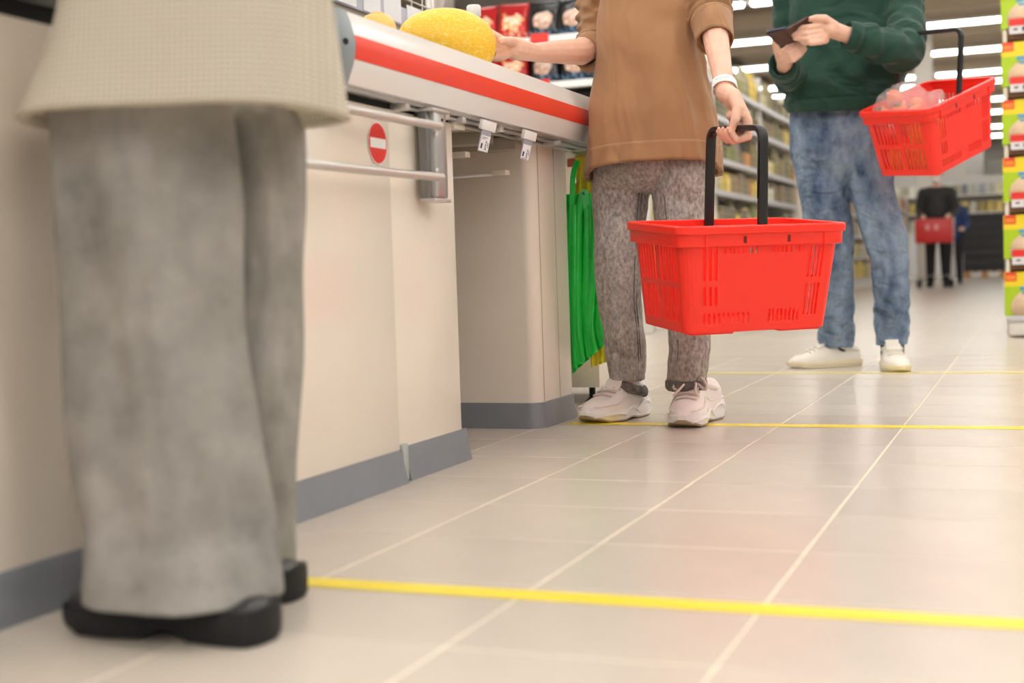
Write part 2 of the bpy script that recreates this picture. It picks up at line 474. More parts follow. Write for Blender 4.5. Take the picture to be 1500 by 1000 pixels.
# near cabinet at the left edge of the picture (the next module towards the camera)
nc = empty('checkout_end_cabinet', (-1.55, 1.2, 0), 'cream end cabinet with grey skirting at the left edge behind the beige coat', 'checkout counter')
b = MB(); b.loft([rounded_ring(-1.93, CX, .75, 1.64, z, .03, 6) for z in (.03, .762)]); child(b, 'body', M['cream'], nc, sharp=40)
mb = MB(); mb.loft([rounded_ring(-1.93, CX + o, .75 - o, 1.64 + o, z, .03 + o, 6) for o, z in prof]); child(mb, 'skirting', M['skirt'], nc, sharp=40)
b = MB(); b.box((-1.93, .76, .762), (CX - .012, 1.63, .79)); child(b, 'shadow_gap', M['dark'], nc, smooth=False)  # solid dark block, its colour stands in for the shade in the gap
b = MB(); b.box((-1.93, .72, .79), (CX + .03, 1.66, .905), .012); child(b, 'top', M['capgrey'], nc, sharp=40)

# conveyor top with the bumper profile
Y0, Y1 = 2.225, 4.05
top = empty('conveyor_top', (-1.5, 3.1, .77), 'long conveyor belt top with white bumper edge and red stripe', 'conveyor')
def bump_x(z):  # bulge of the bumper face
    t = (z - .772) / (.902 - .772)
    return -1.168 + .018 * math.sin(math.pi * max(0, min(1, t))) + .002 * t
def strip(z0, z1, n, out=0.0, y0=Y0, y1=Y1, back=-1.21):
    zs = [z0 + (z1 - z0) * i / n for i in range(n + 1)]
    sec = [(bump_x(z) + out, z) for z in zs] + [(back, z1), (back, z0)]
    mb = MB(); m_ = 6
    mb.loft([[(x, y0 + (y1 - y0) * i / m_, z) for x, z in sec] for i in range(m_ + 1)])
    return mb
child(strip(.772, .815, 5), 'lower_profile', M['bumper'], top, sharp=40)
child(strip(.815, .858, 5, .0015), 'red_stripe', M['red_strip'], top, sharp=40)
mb = strip(.858, .902, 5); mb.box((-1.235, Y0, .880), (-1.17, Y1, .9015), .003); child(mb, 'upper_profile', M['bumper'], top, sharp=40)
# end cap: rounded grey nose with a screw hole
zs = [.770 + .134 * i / 12 for i in range(13)]
rings = []
for k in range(8):
    t = k / 7 * math.pi / 2
    y = Y0 - .075 * math.sin(t); sh = 1 - math.cos(t)
    rings.append([(bump_x(z) + .0025 - .07 * sh, y, .837 + (z - .837) * (1 - .06 * sh)) for z in zs] + [(-1.32, y, .904), (-1.32, y, .770)])
mb = MB(); mb.loft(rings); cap_o = child(mb, 'end_cap', M['capgrey'], top, sharp=50)
b = MB(); b.lathe([(.0062, -.002), (.0062, .002)], (bump_x(.845) - .0035, Y0 - .028, .842), 16, (.86, -.5, 0)); o = b.build('screw_hole', M['dark'], None, False)
o.parent = cap_o; o.matrix_parent_inverse = Matrix.Translation(-Vector(top.location)) if False else Matrix.Identity(4)
for z in (.817, .868):
    pass
b = MB(); b.box((-1.86, 2.20, .80), (-1.236, Y1, .888), .004); child(b, 'bed', M['capgrey'], top, sharp=40)
b = MB(); b.box((-1.82, 2.24, .888), (-1.242, Y1 - .03, .8925), .001); child(b, 'belt', M['belt'], top, smooth=False)
# underside rails, clips and painted gap shade below the bumper
b = MB(); b.box((-1.86, 1.72, .756), (-1.216, 2.79, .80)); child(b, 'gap_shade_strip', M['dark'], top, smooth=False)  # no real rail: dark strip painted as the shade between bumper and panel
b = MB(); b.box((-1.212, Y0 - .04, .7655), (-1.182, Y1, .7735), .001); child(b, 'lower_rail', M['alu'], top, sharp=30)
b = MB(); b.box((-1.200, Y0 + .3, .757), (-1.192, Y1 - .05, .763), .001); child(b, 'lower_rail', M['alu'], top, sharp=30)
b = MB(); b.box((-1.245, Y0 + .3, .757), (-1.235, Y1 - .05, .7635), .001); child(b, 'lower_rail', M['chrome'], top, sharp=30)
for y in (2.50, 2.615, 2.70, 2.79, 3.02, 3.22, 3.44):
    b = MB(); b.box((-1.225, y, .752), (-1.180, y + .022, .766), .003); child(b, 'clip', M['chrome'], top, sharp=30)
b = MB(); b.box((-1.40, 2.80, .742), (-1.205, 2.865, .757), .004); child(b, 'bracket', M['cream'], top, sharp=30)
# beams inside the knee space
for y0, y1, z0, z1 in ((2.80, 3.0, .772, .80), (3.02, 3.2, .765, .80), (3.22, 3.42, .772, .80)):
    b = MB(); b.box((-1.86, y0, z0), (-1.225, y1, z1), .004); child(b, 'under_tray', M['inner'], top, sharp=30)
for y in (3.10, 3.30):
    b = MB(); b.box((-1.86, y, .735), (-1.25, y + .05, .768), .004); child(b, 'cross_beam', M['inner'], top, sharp=30)
# closed back of knee space
kb = MB(); kb.box((-1.93, 2.79, .02), (-1.88, 3.40, .77)); tag(kb.build('checkout_back_panel', M['inner'], None, False), 'grey back panel closing the knee space under the conveyor', 'panel')

# gate: aluminium post and two tubes
gate = empty('barrier_gate', (-1.17, 2.64, .58), 'aluminium barrier post with two horizontal steel tubes in front of the sticker', 'barrier')
b = MB()
b.box((-1.197, 2.590, .577), (-1.178, 2.607, .768), .002); child(b, 'post_channel', mat('grey_channel', lin(136, 134, 134), .35, metal=.5), gate, sharp=30)
b = MB(); b.box((-1.196, 2.606, .579), (-1.166, 2.672, .765), .008); child(b, 'post', M['alu'], gate, sharp=30)
b = MB(); b.box((-1.198, 2.588, .758), (-1.160, 2.676, .7655), .003); child(b, 'post_cap', M['chrome'], gate, sharp=30)
b = MB(); b.box((-1.197, 2.588, .571), (-1.162, 2.674, .578), .002); child(b, 'post_foot', M['chrome'], gate, sharp=30)
for z, ya in ((.726, 1.92), (.620, 1.92)):
    b = MB(); b.tube([(-1.165, ya, z - .006)] + [(-1.158, ya + (2.575 - ya) * k / 5, z - .006 + .006 * k / 5) for k in range(1, 5)] + [(-1.15, 2.598, z)], .0088, 14)
    child(b, 'tube', M['chrome'], gate, sharp=60)
    b = MB(); b.lathe([(.004, 0), (.005, .004), (.003, .012)], (-1.162, 2.600, z + (.009 if z < .7 else -.022)), 10); child(b, 'bolt', M['chrome'], gate)
b = MB(); b.lathe([(.0032, 0), (.0032, .002)], (-1.1665, 2.645, .744), 12, (1, 0, 0)); child(b, 'screw', M['dark'], gate)

# price tags hanging from the rail
def price_tag(y, label, marks):
    e = empty('price_tag', (-1.160, y, .760), label, 'price tag', rot=(math.radians(-4), math.radians(14), math.radians(-8)))
    b = MB(); b.box((-.006, -.032, -.018), (.004, .032, .004), .002); b.build('clip', M['white'], e, sharp=30)
    b = MB(); b.box((-.001, -.024, -.066), (.0005, .022, -.015)); b.build('pocket', M['film'], e, False)
    b = MB(); b.box((.0004, -.021, -.066), (.0012, .019, -.030)); p = b.build('paper_label', M['paper'], e, False)
    b = MB()
    for (a0, a1, z0, z1) in marks: b.box((.001, a0, z0), (.0016, a1, z1))
    b.build('print', M['ink'], p, False)
marks = [(-.016, .010, -.0345, -.0335), (-.018, -.002, -.038, -.037), (-.017, -.010, -.060, -.048),
         (.004, .007, -.047, -.041), (.002, .009, -.051, -.049), (.003, .006, -.058, -.052), (.001, .010, -.061, -.059), (.012, .014, -.056, -.044)]
price_tag(2.895, 'white price tag hanging under the conveyor edge, nearer to the post', marks)
price_tag(3.165, 'white price tag hanging under the conveyor edge, nearer to the pedestal', marks[2:] + [(-.016, .012, -.0645, -.0635)])
# peg hooks in the knee space
for (y, x1, z, lab) in ((3.02, -1.285, .700, 'short white peg hook under the conveyor beside the cabinet edge'), (3.28, -1.285, .672, 'long white peg hook under the conveyor near the pedestal')):
    e = empty('peg_hook', (-1.88, y, z), lab, 'hook')
    b = MB(); b.tube([(0, 0, 0), (.2, 0, -.002), (x1 + 1.88, 0, 0)], .0035, 8); b.build('rod', M['white'], e)
    b = MB(); b.box((x1 + 1.86, -.018, -.004), (x1 + 1.90, .012, .010), .002); b.build('end_plate', M['cream'], e, sharp=30)
    b = MB(); b.box((-.002, -.02, -.02), (.004, .02, .02), .001); b.build('mount', M['white'], e, sharp=30)

# cabinet after the pedestal that the bags hang on
bc = empty('bag_stand', (-1.5, 4.1, 0), 'beige end stand on black feet behind the green bags', 'stand')
b = MB(); b.box((-1.80, 4.00, .055), (-1.262, 4.42, .16), .004); child(b, 'base', M['cream'], bc, sharp=30)
b = MB(); b.box((-1.80, 4.10, .16), (-1.42, 4.42, .766), .004); child(b, 'body', M['cream'], bc, sharp=30)
for x in (-1.30, -1.74):
    for y in (4.04, 4.38):
        b = MB(); b.lathe([(.026, 0), (.024, .008), (.010, .022), (.010, .056)], (x, y, 0), 14); child(b, 'foot', M['dark'], bc)
b = MB(); b.box((-1.42, 3.72, .757), (-1.17, 4.42, .77), .003); child(b, 'hanger_rail', M['alu'], bc, sharp=30)
# ------------------------------------------------------------------ shopping baskets
BL, BW, BH, bl, bw = .452, .311, .247, .372, .244
def rrect(L, W, r, us, vs, seg=5):
    """rounded rectangle; us / vs: sample positions 0..1 on the flat part of long and short sides; returns list of (x, y, side, u)"""
    a, c = L / 2 - r, W / 2 - r; P = []
    def arc(cx, cy, t0):
        for k in range(1, seg): 
            t = t0 + math.pi / 2 * k / seg; P.append((cx + r * math.cos(t), cy + r * math.sin(t), -1, 0))
    for u in us: P.append((-a + 2 * a * u, -W / 2, 0, u))
    arc(a, -c, -math.pi / 2)
    for u in vs: P.append((L / 2, -c + 2 * c * u, 1, u))
    arc(a, c, 0)
    for u in us: P.append((a - 2 * a * u, W / 2, 2, u))
    arc(-a, c, math.pi / 2)
    for u in vs: P.append((-L / 2, c - 2 * c * u, 3, u))
    arc(-a, -c, math.pi)
    return P

def slots(u0, u1, n, fill=.5):
    s = (u1 - u0) / n
    return [(u0 + s * (i + .5 - fill / 2), u0 + s * (i + .5 + fill / 2)) for i in range(n)]
LONG = []   # holes (u0,u1,v0,v1)
for a in slots(.035, .165, 3): LONG += [a + (.14, .47), a + (.53, .72)]
for a in slots(.845, .975, 4): LONG += [a + (.14, .47), a + (.53, .86)]
for a in slots(.19, .46, 8): LONG.append(a + (.14, .205))
for a in slots(.56, .82, 8): LONG.append(a + (.14, .205))
for a in slots(.03, .42, 10): LONG.append(a + (.80, .91))
for a in slots(.56, .83, 8): LONG.append(a + (.78, .91))
SHORT = []
for a in slots(.03, .46, 6): SHORT += [a + (.13, .49), a + (.55, .90)]
for a in slots(.54, .97, 6): SHORT += [a + (.13, .49), a + (.55, .90)]

def basket_meshes():
    us = sorted({0, 1, *[round(x, 5) for h in LONG for x in h[:2]]}); vs = sorted({0, 1, *[round(x, 5) for h in SHORT for x in h[:2]]})
    us = sorted(set(us) | {round(1 - u, 5) for u in us}); vs = sorted(set(vs) | {round(1 - u, 5) for u in vs})
    zv = sorted({0, 1, *[round(x, 5) for h in LONG + SHORT for x in h[2:]]})
    ztop = -.018
    rings = []
    for v in zv:
        t = v; L = (BL - .030) + (bl - BL + .030) * t; W = (BW - .030) + (bw - BW + .030) * t
        z = ztop + (-BH - ztop) * t
        rings.append([(x, y, z, s, u) for x, y, s, u in rrect(L, W, .034 - .006 * t, us, vs)])
    n = len(rings[0]); vv = [p[:3] for r in rings for p in r]; ff = []
    def hole(side, u, v):
        H = LONG if side in (0, 2) else SHORT
        return any(h[0] < u < h[1] and h[2] < v < h[3] for h in H)
    for i in range(len(zv) - 1):
        vm = (zv[i] + zv[i + 1]) / 2
        for j in range(n):
            k = (j + 1) % n; a, c = rings[i][j], rings[i][k]
            if a[3] >= 0 and a[3] == c[3] and hole(a[3], (a[4] + c[4]) / 2, vm): continue
            ff.append((i * n + j, i * n + k, (i + 1) * n + k, (i + 1) * n + j))
    mb = MB(); mb.add(vv, ff); walls = mb.mesh('walls', False); walls.materials.append(M['basket'])
    # bottom
    mb = MB(); base = [0, .5, 1]
    mb.loft([[(x, y, z) for x, y, s, u in rrect(L, W, .028, base, base)] for L, W, z in ((bl, bw, -BH + .004), (bl - .004, bw - .004, -BH), (bl - .03, bw - .03, -BH), (bl - .04, bw - .04, -BH + .003), (bl - .006, bw - .006, -BH + .006))])
    for sx in (-1, 1):
        mb.box((min(sx * .06, sx * .17), -bw / 2 + .01, -BH - .006), (max(sx * .06, sx * .17), bw / 2 - .01, -BH + .001), .003)
    bottom = mb.mesh('bottom'); bottom.set_sharp_from_angle(angle=.6); bottom.materials.append(M['basket'])
    # rim: rolled lip + stepped band
    prof = [(-.016, -.001), (-.014, .001), (-.003, .001), (0, -.002), (0, -.017), (-.003, -.019), (-.006, -.018), (-.007, -.020), (-.0075, -.046), (-.012, -.048), (-.0145, -.046), (-.016, -.03)]
    mb = MB()
    def rim_rings(pr):
        out = []
        for o, z in pr:
            s = 1 + z * .5
            out.append([(x, y, z) for x, y, _, _ in rrect(BL + 2 * o, BW + 2 * o, .04 + o, [0, .25, .5, .75, 1], [0, .5, 1], 7)])
        return out
    mb.loft(rim_rings(prof), loop=True)
    for sgn in (-1, 1):      # little ribs and latch slots on the band
        for x in (-.155, .155): mb.box((x - .002, sgn * (BW/2 - .007) - .003, -.052), (x + .002, sgn * (BW/2 - .007) + .003, -.02))
    rim = mb.mesh('rim'); rim.set_sharp_from_angle(angle=.6); rim.materials.append(M['basket'])
    mb = MB(); mb.box((-.004, -.0006, -.040), (.004, .0006, -.024))
    slot = mb.mesh('latch_slot', False); slot.materials.append(mat('slot_shadow', lin(120, 20, 16), .6))
    # handle: U across the width, pivots at the middle of the long sides
    hw = BW / 2 - .026; hh = .222
    path = [(0, hw, -.035), (0, hw, 0), (0, hw * .985, hh * .5), (0, hw * .965, hh - .028)]
    for k in range(1, 6):
        t = k / 6 * math.pi / 2; path.append((0, hw * .965 - .028 + .028 * math.cos(t), hh - .028 + .028 * math.sin(t)))
    path.append((0, hw * .965 - .03, hh)); 
    half = path; path = half + [(0, 0, hh)] + [(0, -y, z) for _, y, z in reversed(half)]
    mb = MB(); mb.bar(path, .014, .022, (1, 0, 0))
    for sg in (-1, 1): mb.lathe([(.009, -.012), (.009, .012)], (0, sg * hw, -.030), 14, (0, 1, 0))
    handle = mb.mesh('handle'); handle.set_sharp_from_angle(angle=.7); handle.materials.append(M['black'])
    mb = MB(); mb.tube([(-.0125, -hw * .98, .06), (-.0125, -hw * .965, hh - .03)], .0016, 6); mb.tube([(.0125, -hw * .98, .06), (.0125, -hw * .965, hh - .03)], .0016, 6)
    rib = mb.mesh('rib'); rib.materials.append(M['black'])
    return walls, bottom, rim, slot, handle, rib
BMESH = basket_meshes()
def basket(loc, rx, ry, rz, label, handle_tilt=0.0):
    e = empty('shopping_basket', loc, label, 'shopping basket', 'red shopping baskets', (rx, ry, rz))
    w = obj('walls', BMESH[0], e); so = w.modifiers.new('t', 'SOLIDIFY'); so.thickness = .0032; so.offset = -1
    obj('bottom', BMESH[1], e); r = obj('rim', BMESH[2], e); [obj('latch_slot', BMESH[3], r, (x, sg * (BW/2 - .0072), 0)) for x in (-.055, .06) for sg in (-1, 1)]
    h = obj('handle', BMESH[4], e, None, (0, handle_tilt, 0)); h['label'] = 'black plastic carrying handle'; obj('rib', BMESH[5], h)
    return Matrix.Translation(Vector(loc)) @ Matrix.Rotation(rz, 4, 'Z') @ Matrix.Rotation(ry, 4, 'Y') @ Matrix.Rotation(rx, 4, 'X')
R_ = math.radians
WB = basket((-.6747, 3.2477, .5217), R_(5), R_(-.26), R_(40.88), 'empty red plastic basket held low by the shopper in brown sweatshirt')
MBK = basket((-.363, 5.172, 1.0115), R_(4.2), R_(-18.4), R_(59.06), 'tilted red plastic basket with bagged vegetables on the arm of the shopper in green', R_(20))

# ------------------------------------------------------------------ goods on the belt
def melon():
    mb = MB(); n, mm = 48, 36; rings = []
    A = Vector((.80, .60, -.10)).normalized(); side = A.cross(Vector((0, 0, 1))).normalized(); up = side.cross(A)
    C = Vector((-1.318, 3.035, .9745))
    for i in range(1, mm):
        t = math.pi * i / mm; x = -.120 * math.cos(t)
        r = .082 * math.sin(t) ** .93 * (1 + .07 * math.cos(t) * -1)
        rings.append([A * x + (side * math.cos(2*math.pi*k/n) + up * math.sin(2*math.pi*k/n)) * r * (1 + .006 * math.cos(10 * 2*math.pi*k/n)) for k in range(n)])
    mb.loft(rings)
    m = bpy.data.materials.new('yellow_netted_melon_rind'); m.use_nodes = True
    nt = m.node_tree; N = nt.nodes; L = nt.links; b = N['Principled BSDF']; b.inputs['Roughness'].default_value = .45
    tc = N.new('ShaderNodeTexCoord'); mp = N.new('ShaderNodeMapping'); mp.inputs['Scale'].default_value = (62, 62, 135); L.new(tc.outputs['Object'], mp.inputs[0])
    n0 = N.new('ShaderNodeTexNoise'); n0.inputs['Scale'].default_value = 1.2; L.new(mp.outputs[0], n0.inputs['Vector'])
    ad = N.new('ShaderNodeMixRGB'); ad.inputs['Fac'].default_value = .45; L.new(mp.outputs[0], ad.inputs['Color1']); L.new(n0.outputs['Color'], ad.inputs['Color2'])
    vo = N.new('ShaderNodeTexVoronoi'); vo.feature = 'DISTANCE_TO_EDGE'; vo.inputs['Scale'].default_value = 1.7; L.new(ad.outputs[0], vo.inputs['Vector'])
    rp = N.new('ShaderNodeValToRGB'); rp.color_ramp.elements[0].position = .01; rp.color_ramp.elements[1].position = .045
    rp.color_ramp.elements[0].color = lin(252, 222, 124); rp.color_ramp.elements[1].color = lin(247, 192, 40)
    L.new(vo.outputs[0], rp.inputs[0]); L.new(rp.outputs[0], b.inputs['Base Color'])
    bp = N.new('ShaderNodeBump'); bp.invert = True; bp.inputs['Strength'].default_value = .4; bp.inputs['Distance'].default_value = .0015; L.new(vo.outputs[0], bp.inputs['Height']); L.new(bp.outputs[0], b.inputs['Normal'])
    e = mb.build('melon', m); e.location = C
    tag(e, 'large yellow netted melon lying on the belt by the hand', 'melon')
    s = MB(); s.lathe([(.012, -.003), (.008, .002), (.005, .004)], A * .118 + up * -.012, 12, A); s.build('stem_scar', mat('melon_scar', lin(150, 120, 70), .8), e)
melon()
def squash():
    mb = MB(); n, mm = 40, 24; rings = []
    for i in range(1, mm):
        t = math.pi * i / mm
        z = .034 * -math.cos(t); r = .039 * math.sin(t) ** .85
        if i > mm - 5: z -= .004 * (i - (mm - 5)) / 5
        rings.append([(r * (1 - .05 * abs(math.cos(3.5 * 2*math.pi*k/n)) ** 3) * math.cos(2*math.pi*k/n), r * (1 - .05 * abs(math.cos(3.5 * 2*math.pi*k/n)) ** 3) * math.sin(2*math.pi*k/n), z) for k in range(n)])
    mb.loft(rings)
    e = mb.build('persimmon', mat('pale_orange_skin', lin(243, 180, 86), .4, col2=lin(246, 200, 112), vscale=25)); e.location = (-1.262, 2.55, .927)
    tag(e, 'small pale orange ribbed fruit on the belt left of the melon', 'fruit')
    s = MB(); s.lathe([(.016, .027), (.018, .030), (.012, .034), (.004, .036)], (0, 0, 0), 14); s.build('calyx', mat('dry_calyx', lin(232, 178, 92), .6), e)
squash()
bt = empty('milk_bottle', (-1.50, 3.655, .8925), 'white plastic bottle with white cap standing behind the melon', 'bottle')
b = MB(); b.lathe([(.036, 0), (.041, .006), (.041, .17), (.038, .20), (.022, .245), (.016, .255), (.016, .265)], (0, 0, 0), 28); b.build('body', M['white'], bt)
b = MB(); b.lathe([(.0195, .262), (.0205, .265), (.0205, .290), (.0175, .294)], (0, 0, 0), 28); b.build('cap', M['white'], bt, sharp=40)

# vegetables and pack in the tilted basket
tom_m = mat('orange_red_tomato_skin', lin(238, 96, 56), .25, col2=lin(244, 130, 74), vscale=20)
tb = MB(); tb.lathe([(.002, -.028), (.016, -.026), (.029, -.012), (.032, .002), (.027, .016), (.013, .024), (.003, .021)], (0, 0, 0), 20); tme = tb.mesh('tomato'); tme.materials.append(tom_m)
st_b = MB()
for k in range(5):
    t = 2 * math.pi * k / 5; st_b.tube([(0, 0, .023), (.008 * math.cos(t), .008 * math.sin(t), .0265), (.016 * math.cos(t), .016 * math.sin(t), .024)], [.0025, .002, .0008], 6)
sme = st_b.mesh('stalk'); sme.materials.append(mat('tomato_stalk', lin(90, 120, 60), .7))
def inb(x, y, z): return MBK @ Vector((x, y, z))
tl = ['leftmost tomato at the rim in the clear bag', 'tomato in the middle front of the clear bag', 'right tomato at the rim in the clear bag', 'top tomato showing in the clear bag', 'rear tomato deep inside the clear bag', 'tomato at the back of the clear bag', 'lower tomato under the others in the clear bag']
for i, (x, y, z) in enumerate([(-.155, .085, -.022), (-.155, .020, -.020), (-.150, -.045, -.024), (-.135, .040, .028), (-.095, .062, -.02), (-.09, -.01, -.018), (-.12, .03, -.075)]):
    o = obj('tomato', tme, None, inb(x, y, z), (random.uniform(-.8, .8), random.uniform(-.8, .8), random.uniform(0, 6)))
    tag(o, tl[i], 'tomato', 'tomatoes in the clear bag'); obj('stalk', sme, o)
mb = MB(); mb.ell((-.118, .022, -.03), .092, .118, .098, None, 30); mb.ell((-.105, .02, .03), .05, .075, .044); mb.ell((-.06, -.07, .0), .05, .03, .03)
bag_m = mat('clear_plastic_bag', (1, 1, 1, 1), .12, alpha=.22, spec=.8, bump=.8, bscale=40)
bagO = mb.remesh('plastic_bag', bag_m, .006, 3)
for v in bagO.data.vertices:
    v.co += v.normal * .007 * nz(v.co.x * 45, v.co.y * 45, v.co.z * 45)
bagO.matrix_world = MBK
tag(bagO, 'crumpled clear plastic bag around the tomatoes in the tilted basket', 'bag')
b = MB(); b.box((-.168, -.108, -.236), (-.06, -.005, -.070), .012); b.box((-.165, -.002, -.236), (-.06, .09, -.16), .01)
o = b.build('food_pack', mat('yellow_food_pack', lin(252, 196, 70), .35, col2=lin(254, 226, 130), vscale=30), None, sharp=40); o.matrix_world = MBK
tag(o, 'yellow food pack showing through the slots of the tilted basket', 'food pack')

# ------------------------------------------------------------------ carrier bags at the end of the counter
def pleated(name, px_top, px_bot, Y, npl, depth, material, label, taper=.25):
    (xl, yl, xr, yr), (bl_, byl, br_, byr) = px_top, px_bot
    U, V = npl * 6, 26; rings = []
    tl_, tr_, b0, b1 = at(xl, yl, Y), at(xr, yr, Y), at(bl_, byl, Y), at(br_, byr, Y)
    nrm = Vector((.35, -.93, 0))
    front = []; back = []
    for j in range(V + 1):
        v = j / V; rf = []; rb = []
        for i in range(U + 1):
            u = i / U
            p = tl_.lerp(tr_, u).lerp(b0.lerp(b1, u), v)
            ph = (u + .35 * v * (1 - .5 * u)) * npl
            z = abs((ph % 1) - .5) * 2
            z = z ** 1.6
            a = depth * (.55 + .45 * math.sin(math.pi * min(1, v * 1.1))) * (.6 + .8 * abs(nz(ph // 1, v * 1.5, 3.3)))
            off = nrm * (a * z + .006 * nz(u * 5, v * 5, Y))
            rf.append(p + off); rb.append(p + off * .4 - nrm * .022 * math.sin(math.pi * min(1, .15 + v * .85)))
        front.append(rf); back.append(rb)
    mb = MB(); mb.loft([f + list(reversed(bk)) for f, bk in zip(front, back)])
    o = mb.build(name, material, None, sharp=35)
    return o
green_m = mat('glossy_green_polythene', lin(36, 218, 76), .25, col2=lin(60, 232, 100), vscale=8)
yell_m = mat('glossy_yellow_polythene', lin(255, 216, 44), .32, col2=lin(255, 228, 84), vscale=8)
gbag = empty('carrier_bag_bundle', at(862, 540, 3.80), 'bundle of glossy green carrier bags hanging at the counter end', 'carrier bag')
def reparent(o, root):
    o.parent = root; o.matrix_parent_inverse = Matrix.Translation(-root.location); return o
reparent(pleated('folded_body', (822, 312, 892, 300), (838, 548, 893, 498), 3.80, 7, .034, green_m, ''), gbag)
reparent(pleated('folded_body', (815, 285, 888, 282), (830, 500, 890, 480), 3.85, 6, .03, green_m, ''), gbag)
def fold(pts, w, parent, material, twist=0.0):
    P = [at(x, y, Yv) for x, y, Yv in pts]; P = [Vector(p) for p in spline([tuple(p) for p in P], 18)]
    rings = []; nrm0 = Vector((.36, -.93, 0)); nrm0.rotate(Matrix.Rotation(twist, 3, 'Z'))
    for i, p in enumerate(P):
        d = (P[min(i + 1, 17)] - P[max(i - 1, 0)]).normalized(); a = d.cross(nrm0).normalized(); n_ = a.cross(d).normalized()
        ww = w * (.75 + .35 * math.sin(math.pi * min(1, i / 15)))
        sec = [(-.5, -.10), (-.46, .02), (-.25, .16), (0, .24), (.28, .16), (.46, 0), (.5, -.12), (0, -.05)]
        rings.append([p + a * (u * ww) + n_ * (h_ * ww + .002 * nz(p.z * 30, u * 4, w * 99)) for u, h_ in sec])
    mb = MB(); mb.loft(rings); return reparent(mb.build('fold', material, None, sharp=50), parent)
def strap(pts, w, material, parent, name='strap'):
    P = [at(x, y, Yv) for x, y, Yv in pts]; P = [Vector(p) for p in spline([tuple(p) for p in P], 24)]
    mb = MB(); mb.bar(P, w, .003, (.35, -.93, .1)); return reparent(mb.build(name, material, None, sharp=40), parent)
for i in range(8):
    xt = 836 + i * 7.5; fold([(xt, 306 - (i % 3) * 6, 3.775 - .004 * (i % 2)), (xt - 1, 400, 3.755 - .006 * (i % 2)), (841 + i * 5.6 - 2, 480 - i * 2, 3.76 - .005 * (i % 3)), (842 + i * 6.3, 538 - i * 5, 3.775)], .026, gbag, green_m, .9 * ((i % 3) - 1))
strap([(838, 330, 3.80), (839, 262, 3.80), (846, 235, 3.81)], .016, green_m, gbag)
strap([(846, 330, 3.79), (852, 292, 3.78), (857, 285, 3.78), (862, 335, 3.79)], .020, mat('light_green_polythene', lin(90, 220, 130), .3), gbag)
strap([(866, 320, 3.80), (872, 290, 3.80), (890, 284, 3.82)], .03, green_m, gbag)
ybag = empty('carrier_bag_bundle', at(865, 530, 3.92), 'bundle of yellow carrier bags hanging behind the green ones', 'carrier bag')
reparent(pleated('folded_body', (838, 268, 902, 262), (866, 538, 894, 528), 3.92, 5, .02, yell_m, ''), ybag)
reparent(pleated('handle_fold', (842, 218, 868, 216), (846, 300, 880, 298), 3.90, 3, .012, yell_m, ''), ybag)
reparent(pleated('handle_fold', (866, 240, 892, 236), (866, 300, 900, 298), 3.91, 2, .010, yell_m, ''), ybag)
b = MB(); p0 = at(840, 232, 3.96); b.box((p0.x - .02, p0.y, p0.z - .025), (p0.x + .022, p0.y + .004, p0.z + .018)); o = b.build('price_card', mat('pink_card', lin(238, 140, 124), .6), None, False)
tag(o, 'small red and white price card beside the yellow bags', 'price card')
# ------------------------------------------------------------------ people: tools
RV = Vector((.9332, .3594, 0)); DV = Vector((-.3594, .9332, 0))   # across and away, on the level

def rows_rings(rows, m, n=44, disp=None, power=2.0):
    """rows (py, xl, xr, Y, depth_ratio, tilt) -> level rings in world space"""
    rows = [tuple(r) + (0,) * (6 - len(r)) for r in rows]
    out = []
    for row in spline(rows, m):
        py, xl, xr, Y, ratio, tilt = row
        c = at((xl + xr) / 2, py, Y); rx = (xr - xl) / 2 / ppm(c); ry = rx * ratio
        R = []
        for k in range(n):
            t = 2 * math.pi * k / n; ct, s_ = math.cos(t), math.sin(t)
            e = 2 / power
            x = rx * math.copysign(abs(ct) ** e, ct); y = ry * math.copysign(abs(s_) ** e, s_)
            p = c + RV * x + DV * y + Vector((0, 0, tilt * y))
            if disp:
                nrm = (RV * (ct / max(rx, .01)) + DV * (s_ / max(ry, .01))).normalized()
                p = p + nrm * disp(p, t)
            R.append(p)
        out.append(R)
    return out

def cavity(rr, th=.012, steps=(2, 6, 10)):
    """inner rings that hollow out the open lower end of a loft (wall th thick)"""
    out = []
    for s in (0,) + steps:
        R = rr[-1 - s]; c = sum(R, Vector()) / len(R)
        out.append([p + (c - p).normalized() * (th if s < steps[-1] else th * 2.5) for p in R])
    return out

def cloth(amp, fz=10, fa=1.3, seed=0.0, zone=None, sharp=True):
    def f(p, t):
        a = amp if zone is None else amp * zone(p.z)
        q = nz(math.cos(t) * fa + seed, math.sin(t) * fa - seed, p.z * fz + .8 * math.sin(t + seed))
        q2 = nz(math.cos(t) * fa * 2 + seed + 9, math.sin(t) * fa * 2, p.z * fz * .5)
        r = (1 - 2.2 * abs(q)) if sharp else q
        return a * (.6 * r + .5 * q2)
    return f

